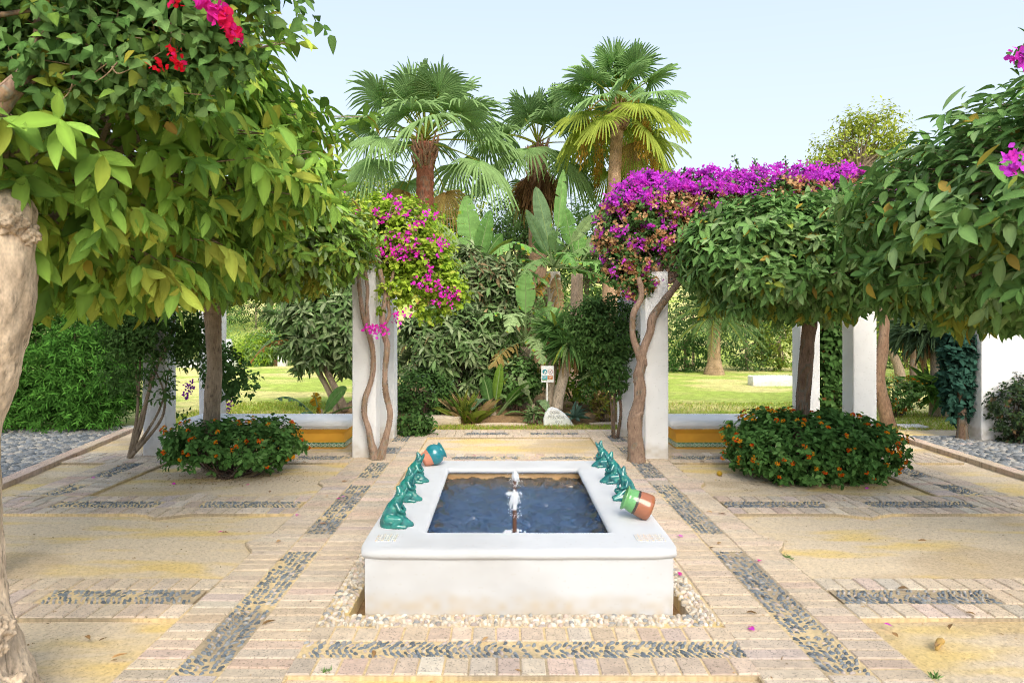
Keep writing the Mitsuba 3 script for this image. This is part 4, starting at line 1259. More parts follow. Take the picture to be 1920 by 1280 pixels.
bush('loquat', 'taller loquat with dry flower stalks above the broad one in the bed', 'loquat', [((-.55, 13.1, 2.35), (.85, .6, .62), 380), ((.05, 13.2, 2.0), (.5, .5, .5), 170)], .20, .26, MID, LOQUAT + [((.25, .17, .10), 2)], 9, np_=120, seed=44, lift=.3, droop=.35, spread=.75, stem_len=.12, cell=10,
     stems=[tube([(-.5, 13.1, .0), (-.45, 13.1, 1.0), (-.55, 13.1, 2.3)], [.07, .06, .04], 8, 5, .2, 12, *GREY_BARK)])
bush('shrub', 'dark green small leaved shrub climbing the back right column beside the opening', 'shrub', [((1.45, 9.62, 1.48), (.40, .3, .48), 520), ((1.22, 9.65, 1.55), (.3, .28, .36), 240), ((1.55, 9.55, .95), (.2, .2, .28), 120)], .075, .42, MID, DEEP + [((.12, .2, .06), .8)], 7, np_=60, seed=45, lift=.2,
     stems=[tube([P(1152, 822, 9.6), P(1150, 780, 9.6), P(1153, 720, 9.6), P(1148, 660, 9.6)], [.02, .02, .018, .014], 7, 5, .2, 14, *BROWN_BARK), tube([P(1158, 820, 9.6), P(1164, 770, 9.6), P(1160, 720, 9.6), P(1165, 650, 9.6)], [.024, .022, .02, .014], 7, 5, .2, 14, *BROWN_BARK), tube([P(1148, 820, 9.62), P(1146, 760, 9.62), P(1138, 700, 9.62)], [.012, .012, .01], 6, 5, .2, 14, *BROWN_BARK)])
rng = np.random.default_rng(46)
st = [tube([P(243, 858, 8.22), P(*q, 8.22), P(*w, 8.25), P(*e, 8.28)], [.03, .017, .013, .007], 7, 6, .2, 16, (.20, .15, .10), (.32, .25, .17), seed=k) for k, (q, w, e) in enumerate((((254, 800), (262, 700), (262, 600)), ((268, 790), (283, 700), (296, 590)), ((275, 810), (302, 760), (318, 690)), ((258, 770), (255, 690), (245, 610)), ((290, 700), (312, 650), (330, 590)), ((300, 790), (308, 740), (290, 690))))]
bush('climbing_shrub', 'thin stemmed climber with small dark leaves on the far left column', 'climbing shrub', [((-4.25, 8.2, 1.52), (.42, .16, .34), 260), ((-3.75, 8.35, 1.45), (.32, .2, .4), 260), ((-4.5, 8.2, 1.1), (.24, .14, .5), 110), ((-4.2, 8.2, 1.05), (.3, .06, .4), 45), ((-4.6, 8.3, 1.75), (.4, .3, .3), 150), ((-3.9, 8.22, .62), (.2, .05, .35), 14)],
     .07, .36, MID, DEEP, 6, np_=60, seed=46, lift=0, droop=.4, stems=st, inner=.2)
bush('bougainvillea', 'small dark bougainvillea with a few purple flowers between the left bench and column', 'bougainvillea', [((-3.72, 9.3, .95), (.28, .2, .36), 150), ((-3.72, 10.2, .72), (.16, .1, .16), 20)], .07, .6, MID, DEEP, 6, seed=47)
C_ = np.array([P(x, y, 9.1) for x, y in ((350, 722), (357, 730), (348, 738), (362, 715), (353, 745))] + [P(x, y, 10.05) for x, y in ((426, 740), (430, 752), (434, 760), (428, 770), (436, 748))])
put_pieces('bougainvillea_004', clusters(rng, C_, np.repeat([[0, -1, .2]], len(C_), 0), 4, .025, 3, .035, [((.28, .05, .38), 1)]), 'blossom', 'blossoms', 'petal', 20, 2)
bush('small_bush', 'little round dark bush at the foot of the back left column', 'bush', [((-1.27, 9.95, .13), (.27, .2, .17), 150)], .07, .5, MID, DEEP + [((.10, .20, .05), 2)], 6, np_=30, seed=48)
bush('shrub', 'low dark green shrub behind the flat rock in the bed', 'shrub', [((-1.35, 11.5, .42), (.55, .4, .38), 420)], .075, .38, MID, DEEP + [((.06, .16, .07), 3)], 7, np_=40, seed=49, lift=.5)
bush('shrub', 'glossy mid green shrub in the middle of the bed left of the sign', 'shrub', [((.22, 12.0, .62), (.5, .4, .42), 330)], .085, .6, MID, GREEN, 6, np_=40, seed=50)
bush('shrub', 'bright yellow green shrub behind the pale leaning yucca stem', 'shrub', [((1.3, 12.4, .75), (.55, .45, .55), 420)], .07, .5, MID, LIME[:3] + GREEN[:1], 6, seed=51)
bush('shrub', 'dense green shrub right of the stone sign, in front of the dark climber', 'shrub', [((1.75, 11.9, .7), (.42, .4, .6), 330)], .07, .45, MID, GREEN, 6, seed=52)
bush('small_bush', 'pale green rosette of young leaves left of the stone sign', 'bush', [((.50, 11.15, .12), (.11, .09, .09), 26)], .10, .3, MID, [((.20, .27, .09), 1), ((.13, .2, .06), 1)], 6, np_=30, seed=53, lift=.7)
bush('small_bush', 'low yellowish plant with a reddish base right of the stone sign', 'bush', [((1.62, 11.25, .24), (.14, .12, .2), 40)], .1, .3, MID, [((.26, .26, .05), 1), ((.2, .12, .05), 1)], 6, seed=54, lift=.6)
bush('small_bush', 'clipped dark bush with a rounded top against the white wall at the right edge', 'bush', [((6.95, 9.3, .42), (.38, .3, .46), 620), ((7.3, 9.3, .5), (.4, .3, .45), 400)], .05, .55, MID, [((.03, .065, .03), 4), ((.05, .09, .035), 2), ((.16, .07, .04), .3)], 6, np_=50, seed=55, lift=.3)
bush('creeper', 'dark creeper with a few red leaves on the far column behind the right bench', 'creeper', [((4.62, 9.85, .95), (.17, .16, .95), 560)], .085, .75, HEART, DEEP + [((.07, .17, .05), 2), ((.3, .08, .03), .12)], 5, np_=50, seed=56, lift=-.2, power=4)
bush('creeper', 'blue green ivy covered post at the end of the white wall', 'creeper', [((6.42, 9.75, 1.15), (.19, .18, .85), 640)], .095, .8, HEART, [((.03, .085, .06), 4), ((.05, .12, .085), 3), ((.02, .055, .04), 2)], 5, np_=60, seed=57, lift=-.4, power=4, stems=[tube([(6.38, 9.62, -.05), (6.4, 9.65, .3), (6.42, 9.75, 1.9)], [.09, .06, .05], 9, 5, .3, 12, *BROWN_BARK)])
k_, rg = bush('lantana_bush', 'small wild lantana with orange flowers on the lawn beside the tall yucca', 'lantana bush', [((6.75, 11.9, .38), (.42, .3, .26), 260)], .06, .55, MID, GREEN, 6, seed=58)
q, oq = crown_points(rg, 60, (6.75, 11.9, .4), (.43, .3, .28), 2.4, .2, .97)
b = clusters(rg, q, oq, 3, .015, 3, .022, [((.72, .30, .02), 3), ((.7, .14, .02), 2)])
put_pieces(k_, b, 'blossom', 'blossoms', 'petal', 12, 4)

# ---- strap leaved plants
def rosette(name, label, cat_, heads, L, W, n, palette, trunks=(), np_=60, seed=1, hang=.45, group=None, dead=0, bark=GREY_BARK, lo=-.7, label_dead='dry brown leaf'):
    rng = np.random.default_rng(seed)
    key = thing(name, label, cat_, group)
    bs, dd = [], []
    for hx, hy, hz, s in heads:
        el = np.arcsin(np.clip(rng.random(n) * (1 - lo) + lo, -1, 1)); az = rng.random(n) * 6.28
        d = np.stack([np.cos(el) * np.cos(az), np.cos(el) * np.sin(az), np.sin(el)], -1)
        o = np.array([hx, hy, hz]) + d * .03 * s
        up = np.cross(np.cross(d, [0, 0, 1.0]), d) + [0, 0, .01]
        bs.append(leaves(o, d - np.array([0, 0, hang]) * (.3 + .4 * rng.random((n, 1))), up + rng.normal(size=(n, 3)) * .2, L * s * (.75 + .4 * rng.random(n)), W * s, SWORD, tints(rng, n, palette), rng=rng))
        if dead:
            az = rng.random(dead) * 6.28
            d = np.stack([np.cos(az) * .35, np.sin(az) * .35, -np.ones(dead)], -1)
            dd.append(leaves(np.array([hx, hy, hz - .05]) + d * [.2, .2, .05], d, np.stack([np.cos(az), np.sin(az), az * 0 + .3], -1), L * s * (.6 + .4 * rng.random(dead)), W * s, SWORD, tints(rng, dead, [((.42, .27, .11), 3), ((.52, .38, .2), 2), ((.28, .17, .08), 1)]), rng=rng))
    put_pieces(key, cat(bs), 'leaf', 'foliage', 'leaf', np_, 6)
    if dd:
        put_pieces(key, cat(dd), 'dead_leaf', 'dead_leaves', 'soft_leaf', 0)
    for k, t in enumerate(trunks):
        tree_bark(key, 'trunk', [tube(*t, 12, 6, .15, 12, *bark, seed=k)])
    return key


YUC = [((.10, .20, .05), 4), ((.16, .27, .07), 3), ((.06, .13, .035), 2), ((.26, .32, .10), 1)]
PB = ((.40, .31, .22), (.52, .42, .31))
h1 = P(1068, 645, 11.5)
rosette('yucca', 'yucca with two pale bare stems behind the sign post', 'yucca', [(*h1, 1.0), (*P(1040, 620, 11.7), .9)], .50, .04, 130, YUC,
        [([P(1043, 770, 11.3), P(1050, 735, 11.4), P(1060, 690, 11.5), h1], [.10, .085, .085, .06]), ([P(1028, 770, 11.5), P(1031, 730, 11.6), P(1036, 680, 11.7), P(1040, 620, 11.7)], [.09, .075, .075, .05])], 90, 61, .5, bark=PB, dead=14)
rosette('yucca', 'tall yucca with drooping grey green head and dry tan leaves, on the right lawn', 'yucca', [(*P(1752, 622, 12.0), 1.25), (*P(1715, 615, 12.2), 1.1), (*P(1795, 612, 12.2), 1.0)], .52, .035, 150, [((.09, .15, .08), 4), ((.14, .21, .11), 3), ((.05, .10, .05), 2)],
        [([P(1762, 785, 11.9), P(1758, 740, 11.95), P(1757, 690, 12.0), P(1754, 630, 12.0)], [.17, .12, .10, .09]), ([P(1757, 690, 12.0), P(1772, 665, 12.1), P(1795, 630, 12.2)], [.06, .05, .05]), ([P(1756, 680, 12.0), P(1740, 660, 12.1), P(1716, 635, 12.2)], [.06, .05, .05])], 90, 62, .75, bark=((.30, .23, .18), (.46, .37, .29)), dead=26)
rosette('yucca', 'stemless spiky bright green yucca at the foot of the tall one', 'yucca', [(*P(1788, 735, 11.7), 1.15), (*P(1742, 735, 12.0), 1.0)], .50, .05, 95, [((.10, .22, .035), 4), ((.16, .30, .05), 3), ((.06, .13, .03), 2)], np_=80, seed=63, hang=.35, lo=-.3)
rosette('strap_plant', 'upright clump of narrow strap leaves and dry stubs in the bed', 'strap leaved plant', [(*P(872, 800, 11.25), 1.0), (*P(892, 800, 11.3), .9)], .60, .03, 46, [((.20, .24, .06), 3), ((.12, .18, .04), 2), ((.36, .26, .12), 1.5)], np_=50, seed=64, hang=.05, lo=.62)
rosette('agave', 'small blue grey agave beside the stone sign', 'agave', [(*P(1078, 785, 11.15), 1.0)], .26, .06, 26, [((.12, .20, .15), 1)], np_=24, seed=65, hang=.1, lo=0.1)
rosette('strap_plant', 'spiky fan of green leaves among the shrubs right of the sign', 'strap leaved plant', [(*P(1122, 700, 11.8), 1.0)], .45, .03, 60, YUC, np_=40, seed=66, hang=.3, lo=-.3)


# ---- fan palms
def fan_frond(base, az, el, plen, blen, rng, col, nseg=34, wide=1.15, droop=.5, tipcol=(.36, .36, .16)):
    """One palmate frond: a petiole and a pleated fan whose split tips hang."""
    d0 = np.array([math.cos(el) * math.cos(az), math.cos(el) * math.sin(az), math.sin(el)])
    sag = .16 * plen * math.cos(el) + .04
    pts = [np.array(base) + d0 * plen * t - np.array([0, 0, sag * t * t]) for t in (0, .35, .7, 1)]
    pv, pf, pcx = tube(pts, [.028, .02, .016, .012], 5, 3, 0, 9, (.30, .32, .10))
    a = unit(unit(pts[3] - pts[2]) + np.array([0, 0, -1.0]) * np.clip(.75 - el, 0, 1.2) * .32)
    s = unit(np.cross(a, [0, 0, 1.0] if abs(a[2]) < .95 else [math.sin(az), -math.cos(az), 0.1])); nrm = np.cross(s, a)
    roll = rng.normal() * .35
    s, nrm = s * math.cos(roll) + nrm * math.sin(roll), nrm * math.cos(roll) - s * math.sin(roll)
    th = np.linspace(-wide, wide, nseg) * 1.75
    half = (th[1] - th[0]) / 2
    r = np.array([.04, .30, .55, .78, 1.0])
    hw = np.array([.04, .30, .50, .40, .03]) * half
    V, Fc, C = [], [], []
    for k, t in enumerate(th):
        dr_ = a * math.cos(t) + s * math.sin(t) + nrm * (.10 - .22 * abs(t) / 2)
        tr = -a * math.sin(t) + s * math.cos(t)
        ln = blen * (1 - .16 * (t / 2) ** 2) * (.92 + .16 * rng.random())
        c = pts[3] + dr_ * (r * ln)[:, None]
        fall = np.maximum(0, r - .42) ** 2 * droop * ln * (.6 + .9 * rng.random()) * 1.6
        c[:, 2] -= fall
        c += np.outer(np.maximum(0, r - .5), rng.normal(size=3) * .05 * ln)
        pl = nrm * .016
        rows_ = np.stack([c - tr * (hw * ln)[:, None] - pl, c + pl, c + tr * (hw * ln)[:, None] - pl], 1)
        n0 = 15 * k
        V.append(rows_.reshape(-1, 3))
        for q in range(4):
            i = n0 + 3 * q
            Fc += [(i, i + 3, i + 4), (i, i + 4, i + 1), (i + 1, i + 4, i + 5), (i + 1, i + 5, i + 2)]
        g = (np.array(col) * (.8 + .4 * rng.random()))[None] * np.array([1.25, 1.1, 1, .95, .9])[:, None]
        g[0] *= 1.15; g[4] *= 1.25
        C.append(np.repeat(g, 3, 0))
    v = np.vstack(V)
    return merge([(pv, pf, pcx), (v, np.array(Fc), np.vstack(C))])


def fan_palm(label, x, y, zc, trunk_pts, trunk_r, plen, blen, n, seed, cols, bark, dead=6, el_lo=-.55, skirt=0, group='fan palms behind the garden', droop=.55, fruit=0):
    rng = np.random.default_rng(seed)
    key = thing('fan_palm', label, 'fan palm', group)
    pts = [np.array(p) for p in trunk_pts]
    v, f, c = tube(pts, trunk_r, 18, 18, .10, 10, *bark, seed=seed, zsq=1.6)
    ringf = .5 + .5 * np.sin(v[:, 2] * 46 + 2 * meshkit.fbm(v * 3, 2, 1))
    part(key, 'trunk', mesh(v, f, 'bark', c * (.78 + .34 * ringf[:, None])))
    # broken leaf bases under the crown
    ms = []
    for k in range(60):
        a = k * 2.4; z = zc - .05 - .6 * rng.random() * (2 if skirt else 1)
        b0 = np.array([x, y, z]) + trunk_r[-1] * .9 * np.array([math.cos(a), math.sin(a), 0])
        ms.append(tube([b0, b0 + [.08 * math.cos(a), .08 * math.sin(a), .12], b0 + [.14 * math.cos(a), .14 * math.sin(a), .30]], [.035, .026, .012], 5, 2, .2, 9, (.30, .16, .09), (.42, .26, .14), seed=k))
    tree_bark(key, 'leaf_bases', ms)
    for k in range(n):
        t = k / (n - 1)
        el = 1.42 - (1.42 - el_lo) * t ** 1.12 + rng.normal() * .08
        az = k * 2.39996 + rng.normal() * .1
        sz = .78 + .3 * math.sin(min(1, t * 1.6) * 1.57)
        col = np.array(cols[0]) * (1 - t) + np.array(cols[1]) * t
        v, f, c = fan_frond((x, y, zc + .15 * (1 - t)), az, el, plen * sz * (.9 + .2 * rng.random()), blen * sz, rng, col, droop=droop * (.35 + .9 * t))
        part(key, 'frond', mesh(v, f, 'soft_leaf', c))
    for k in range(dead):
        v, f, c = fan_frond((x, y, zc - .1), rng.random() * 6.28, -.95 - .4 * rng.random(), plen * .8, blen * .75, rng, (.45, .30, .12), 22, .8, 1.2, (.5, .36, .17))
        part(key, 'dead_frond', mesh(v, f, 'soft_leaf', c))
    if skirt:
        ms = []
        for k in range(skirt):
            a = rng.random() * 6.28
            v, f, c = fan_frond((x, y, zc - .1 - .5 * rng.random()), a, -1.25, plen * .45, blen * .7, rng, (.20, .11, .055), 16, .55, .9, (.3, .18, .1))
            ms.append((v, f, c))
        part(key, 'dry_skirt', mesh(*merge(ms)[:2], 'soft_leaf', merge(ms)[2]), kind='stuff')
    for k in range(fruit):
        a = k / fruit * 6.28 + .4
        p0 = np.array([x, y, zc]); d = np.array([math.cos(a), math.sin(a), 0])
        ms = [tube([p0, p0 + d * .5 + [0, 0, .1], p0 + d * .95 - [0, 0, .45], p0 + d * 1.05 - [0, 0, 1.3]], [.02, .016, .012, .004], 5, 5, .1, 9, (.45, .32, .10))]
        m = 160
        t = rng.random(m)[:, None]
        pos = p0 + d * (.75 + .3 * t) + np.array([0, 0, -1.0]) * (.1 + 1.3 * t) + rng.normal(size=(m, 3)) * .07
        b = leaves(pos, np.repeat([[0, 0, -1.0]], m, 0) + rng.normal(size=(m, 3)) * .3, rng.normal(size=(m, 3)), .16, .035, LOW, tints(rng, m, [((.48, .30, .05), 2), ((.40, .24, .06), 1)]), rng=rng)
        v, f, c = merge(ms + [b.joined()])
        part(key, 'fruit_stalk', mesh(v, f, 'soft_leaf', c))
    return key


RED_BARK, TAN_BARK = ((.30, .10, .06), (.44, .19, .11)), ((.42, .26, .15), (.58, .39, .24))
c1 = P(797, 268, 16.0)
fan_palm('nearest fan palm, with a broad crown on a thick reddish trunk, left of centre', *c1, [(c1[0] + .05, c1[1], -.1), (c1[0] + .03, c1[1], 2.5), (c1[0], c1[1], 4.4), c1], [.30, .22, .205, .20], 1.28, .90, 28, 71,
         ((.25, .39, .14), (.29, .41, .14)), RED_BARK, 3, -.28, droop=.7)
c2 = P(1160, 200, 17.0)
fan_palm('tallest fan palm, with a compact upright crown on a bare tan trunk', *c2, [(c2[0] - .2, c2[1], -.1), (c2[0] - .18, c2[1], 3), (c2[0] - .1, c2[1], 5.2), c2], [.25, .2, .155, .15], .95, .76, 32, 72,
         ((.25, .41, .13), (.35, .44, .12)), TAN_BARK, 1, -.55, droop=.45, fruit=4)
c3 = P(1008, 275, 19.0)
fan_palm('fan palm with a shaggy brown skirt, partly hidden by the tallest palm', *c3, [(c3[0], c3[1], -.1), (c3[0], c3[1], 3), c3], [.3, .26, .22], 1.05, .9, 20, 73, ((.20, .34, .14), (.20, .33, .13)), ((.2, .12, .08), (.3, .2, .12)), 2, -.5, skirt=34, droop=.8)
c4 = P(1182, 268, 20.0)
fan_palm('fan palm whose drooping green and golden fronds show behind the tallest palm', *c4, [(c4[0], c4[1], -.1), (c4[0], c4[1], 3), c4], [.24, .2, .17], .95, .9, 18, 74, ((.22, .35, .11), (.33, .38, .10)), TAN_BARK, 0, -.9, droop=.5, fruit=5)


def rib(p0, d0, ln, sag, n):
    """A drooping midrib."""
    t = np.linspace(0, 1, n)[:, None]
    return np.asarray(p0) + unit(np.asarray(d0, float)) * ln * t - np.array([0, 0, 1.0]) * sag * ln * t ** 2.2


# ---- date palm on the right lawn
def date_palm(label, base, zc, R, n, seed):
    rng = np.random.default_rng(seed)
    key = thing('date_palm', label, 'date palm')
    x, y = base
    v, f, c = tube([(x, y, -.1), (x, y, .1), (x, y, .5), (x, y, zc - .4), (x, y, zc)], [.34, .30, .20, .185, .24], 18, 12, .10, 14, (.34, .23, .13), (.50, .36, .22), zsq=1.5)
    a = np.arctan2(v[:, 1] - y, v[:, 0] - x)
    dia = .5 + .5 * np.sin(a * 7 + v[:, 2] * 40) * np.sin(a * 7 - v[:, 2] * 40)
    part(key, 'trunk', mesh(v, f, 'bark', c * (.75 + .4 * dia[:, None])))
    for k in range(n):
        t = k / (n - 1)
        el = 1.25 - 1.5 * t + rng.normal() * .08; az = k * 2.4
        d = [math.cos(el) * math.cos(az), math.cos(el) * math.sin(az), math.sin(el)]
        ln = R * (.85 + .25 * rng.random())
        pts = rib((x, y, zc), d, ln, .55, 16)
        ms = [tube(pts[::3], np.linspace(.02, .004, len(pts[::3])), 4, 3, 0, 9, (.30, .30, .10))]
        m = 46
        tt = np.repeat(np.linspace(.12, 1, m // 2), 2); i = tt * 15
        lo = np.clip(i.astype(int), 0, 14)
        pos = pts[lo] + (pts[lo + 1] - pts[lo]) * (i - lo)[:, None]
        tan = unit(pts[lo + 1] - pts[lo]); s = unit(np.cross(tan, [0, 0, 1.0])) * np.tile([1, -1], m // 2)[:, None]
        b = leaves(pos, tan * .7 + s * .8 + np.array([0, 0, -.35]) + rng.normal(size=(m, 3)) * .1, np.repeat([[0, 0, 1.0]], m, 0), .34 * np.sin(np.clip(tt * 1.1 + .25, 0, 1.45) * 2.1) + .05, .022, LOW, tints(rng, m, [((.22, .30, .09), 3), ((.16, .24, .07), 2)]), rng=rng)
        v, f, c = merge(ms + [b.joined()])
        part(key, 'frond', mesh(v, f, 'soft_leaf', c))
    q = np.array([x, y, zc]) + rng.normal(size=(120, 3)) * [.2, .2, .1]
    b = leaves(q, rng.normal(size=(120, 3)), rng.normal(size=(120, 3)), .1, .04, LOW, tints(rng, 120, [((.52, .28, .03), 1)]), rng=rng)
    part(key, 'fruit_stalk', mesh(*b.joined()[:2], 'soft_leaf', b.joined()[2]), 'orange fruit stalks', 'stuff')


g = G(1339, 704, -.02)
date_palm('short date palm with arching feathery fronds at the far edge of the lawn', (g[0], g[1]), 1.75, 1.55, 30, 75)


# ---- strelitzias and bananas: big paddle leaves
def paddle(p0, d0, pet, ln, W, sag, rng, col, torn=.5, fold=.35, under=None):
    """A banana like leaf: stalk, midrib, and two half blades torn into strips."""
    d0 = unit(np.asarray(d0, float))
    base = np.asarray(p0) + d0 * pet
    n = 19
    pts = rib(base, d0, ln, sag, n)
    ms = [tube([p0, np.asarray(p0) + d0 * pet * .5, base], [.028, .022, .016], 6, 3, 0, 9, (.26, .33, .10)), tube(pts[::3], np.linspace(.016, .003, len(pts[::3])), 5, 2, 0, 9, (.34, .40, .14))]
    tan = unit(np.gradient(pts, axis=0))
    ref = np.array([0, 0, 1.0]) if abs(d0[2]) < .8 else unit(np.array([rng.normal(), -1.5, .1]))
    s = unit(np.cross(tan, ref)); nr = np.cross(s, tan)
    u = np.linspace(0, 1, n)
    w = W * np.clip(np.sin(np.pi * np.clip(u, 0, 1) ** .72), 0, 1) ** .62 * .5
    V, Fc, C = [], [], []
    for sd in (-1, 1):
        grp, drop = 0.0, 0.0
        for k in range(n - 1):
            if rng.random() < torn:
                drop = abs(rng.normal()) * .35 * torn; grp = rng.normal() * .12 * torn
                g0 = .22
            else:
                g0 = 0.0
            for a, b in ((k, k + 1),):
                P0, P1 = pts[a], pts[b]
                A = pts[a] * (1 - g0 * .5) + pts[b] * g0 * .5
                rows_ = []
                for q, fr in ((0, 0.0), (1, .5), (2, 1.0)):
                    for Z, ww, ss, nn, tt in ((P0 if g0 == 0 or fr == 0 else P0 + (P1 - P0) * g0 * fr, w[a], s[a], nr[a], tan[a]), (P1, w[b], s[b], nr[b], tan[b])):
                        z = Z + sd * ss * ww * fr * math.cos(fold) + nn * ww * fr * math.sin(fold) * (1 - .9 * fr) + tt * ww * fr * (.25 + grp)
                        z = z - np.array([0, 0, 1]) * ww * fr * fr * drop * 1.8
                        rows_.append(z)
                i = len(V) * 6
                V.append(np.array(rows_))
                Fc += [(i, i + 1, i + 3), (i, i + 3, i + 2), (i + 2, i + 3, i + 5), (i + 2, i + 5, i + 4)]
                cc = np.array(col) * (.85 + .3 * rng.random())
                tip = np.array([.34, .24, .10]) if rng.random() < .12 * torn else cc
                C.append(np.array([cc * 1.15, cc * 1.15, cc, cc, tip, tip]))
    return merge(ms + [(np.vstack(V), np.array(Fc), np.vstack(C))])


def strelitzia(name, label, cat_, leafs, trunks, seed, bark=PB):
    """leafs: (base, direction, stalk, blade length, width, sag, colour, torn)"""
    rng = np.random.default_rng(seed)
    key = thing(name, label, cat_)
    for p0, d0, pet, ln, W, sag, col, torn in leafs:
        v, f, c = paddle(p0, d0, pet, ln, W, sag, rng, col, torn)
        part(key, 'leaf', mesh(v, f, 'soft_leaf', c, smooth=False), 'dry orange brown leaf' if col[0] > col[1] * 1.3 else None)
    for k, t in enumerate(trunks):
        tree_bark(key, 'trunk', [tube(*t, 12, 6, .15, 12, *bark, seed=k)])
    return key


GL, GM, GD, PALE = (.24, .41, .11), (.16, .31, .08), (.09, .20, .06), (.38, .50, .22)
a0 = P(890, 520, 14.0)
strelitzia('giant_strelitzia', 'giant strelitzia with upright paddle leaves left of centre behind the loquats', 'strelitzia', [
    (a0, (-.10, -.1, 1), .45, 1.25, .55, .05, GL, .25), (a0, (.22, -.05, 1), .35, 1.15, .42, .1, GM, .2), (a0, (-.62, -.1, .9), .3, 1.2, .42, .1, PALE, .05), (a0, (.55, -.3, .7), .35, .95, .35, .25, (.30, .40, .10), .1),
    (a0, (.9, -.4, .3), .4, 1.3, .5, .55, GL, .8), (a0, (-.9, .2, .5), .3, 1.1, .45, .5, GM, .5), (a0, (.7, -.5, .05), .3, 1.3, .45, .7, (.22, .32, .09), .9), (a0, (.1, -.8, .5), .3, 1.1, .45, .5, GM, .6), (a0, (.5, .3, 1.0), .3, 1.0, .4, .2, GD, .3), (a0, (.2, -.9, -.1), .3, 1.0, .4, .5, (.34, .20, .08), .8)],
    [([(a0[0], 14, -.1), (a0[0] + .05, 14, 1.2), a0], [.16, .13, .10])], 81)
b0 = P(1038, 500, 13.8)
strelitzia('giant_strelitzia', 'tall giant strelitzia with tattered drooping leaves and a pale trunk at the centre', 'strelitzia', [
    (b0, (.10, 0, 1), .75, 1.25, .42, .04, GL, .35), (b0, (-.22, -.1, 1), .55, 1.15, .4, .08, (.16, .27, .12), .1), (b0, (-.42, -.2, .9), .3, 1.05, .36, .1, (.26, .38, .18), .05), (b0, (.62, -.1, .85), .6, .95, .4, .12, PALE, .3),
    (b0, (-.9, -.3, .75), .35, 1.5, .5, .75, GL, .9), (b0, (-.95, -.2, .25), .35, 1.35, .5, .6, (.15, .27, .09), .95), (b0, (.9, -.4, .15), .3, 1.4, .42, .5, GL, .9), (b0, (.85, -.3, -.12), .3, 1.35, .42, .35, (.13, .25, .07), .9),
    (b0, (.2, -.9, .4), .3, 1.1, .45, .6, GM, .8), (b0, (.9, .3, .65), .4, 1.3, .5, .6, (.22, .32, .10), .8), (b0, (-.5, -.8, .2), .3, 1.2, .45, .7, (.2, .3, .09), .9), (b0, (-.3, .6, .9), .3, 1.1, .4, .3, GD, .4),
    (b0, (-.55, -.5, -.75), .15, .8, .3, .1, (.40, .24, .06), .7), (b0, (.1, -.6, -.9), .15, .9, .3, .1, (.34, .22, .12), .9), (b0, (.05, -.5, .9), .3, .8, .4, .5, (.24, .36, .12), .3)],
    [([(b0[0], 13.8, -.1), (b0[0] + .03, 13.8, 1.2), b0 - [0, 0, .1]], [.18, .15, .13])], 82, ((.44, .38, .32), (.58, .50, .42)))
c0 = P(1082, 505, 15.0)
strelitzia('giant_strelitzia', 'slimmer giant strelitzia just right of the tall central one', 'strelitzia', [
    (c0, (.55, -.2, .9), .4, 1.2, .5, .3, (.26, .36, .14), .5), (c0, (-.2, 0, 1), .5, 1.0, .4, .1, GM, .3), (c0, (.95, -.3, .4), .4, 1.2, .5, .6, GL, .8), (c0, (.3, -.9, .3), .3, 1.2, .5, .6, GM, .8), (c0, (.8, -.4, -.2), .2, 1.0, .4, .4, (.38, .22, .08), .8), (c0, (-.8, -.3, .4), .3, 1.1, .4, .6, GL, .8), (c0, (.1, .5, .9), .3, 1.1, .4, .3, GM, .3)],
    [([(c0[0] - .05, 15, -.1), (c0[0] - .03, 15, 1.2), c0 - [0, 0, .1]], [.16, .14, .13])], 83, ((.42, .30, .22), (.55, .42, .33)))
d0_ = P(925, 790, 11.55)
strelitzia('banana_plant', 'low banana plant with broad translucent paddle leaves in the middle of the bed', 'banana plant', [
    (d0_, (.12, -.1, 1), .35, .75, .26, .15, (.20, .34, .05), .05), (d0_, (.55, -.35, .8), .42, .70, .34, .25, (.13, .27, .03), .05), (d0_, (-.35, -.5, .8), .35, .62, .30, .85, (.13, .26, .12), .1), (d0_, (.8, .1, .9), .3, .85, .25, .3, (.12, .24, .05), .2),
    (d0_, (-.8, -.2, .7), .35, .65, .26, .7, GM, .3), (d0_, (-.2, .3, 1), .3, .7, .28, .3, GD, .1)], [([(d0_[0], 11.55, -.05), d0_ + [0, 0, .25]], [.07, .04])], 84)
e0 = P(1018, 800, 11.3)
strelitzia('banana_plant', 'pale half withered banana leaf plant just left of the sign post', 'banana plant', [(e0 + [-.15, .2, .3], (-.35, -.1, .9), .2, .5, .2, .3, (.30, .38, .20), .4), (e0 + [-.1, .1, .3], (.2, -.5, .5), .1, .5, .2, .9, (.26, .36, .18), .3), (e0 + [-.15, .2, .1], (-.9, -.2, .6), .1, .5, .22, .5, GM, .2)], [([e0 + [-.15, .2, -.2], e0 + [-.15, .2, .35]], [.04, .03])], 85)
g0_ = P(985, 640, 12.3)
strelitzia('giant_strelitzia', 'shorter giant strelitzia with sunlit arching torn leaves left of the sign', 'strelitzia', [
    (g0_, (-.75, -.4, .95), .35, 1.15, .42, .75, (.34, .46, .13), .9), (g0_, (-.25, -.8, .9), .4, 1.1, .42, .85, (.40, .50, .18), .9), (g0_, (.5, -.5, 1.0), .35, 1.05, .4, .8, (.28, .43, .12), .8), (g0_, (.0, -.2, 1), .5, .95, .38, .25, GL, .3),
    (g0_, (-.9, -.2, .35), .3, 1.0, .4, .7, GL, .8), (g0_, (.2, -.9, .25), .25, .95, .38, .7, (.36, .46, .16), .9), (g0_, (-.5, -.6, -.1), .2, .8, .34, .4, (.40, .27, .10), .9), (g0_, (.8, -.3, .5), .3, 1.0, .38, .7, (.30, .44, .12), .9)],
    [([(g0_[0], 12.3, -.1), g0_ - [0, 0, .1]], [.12, .10])], 88)
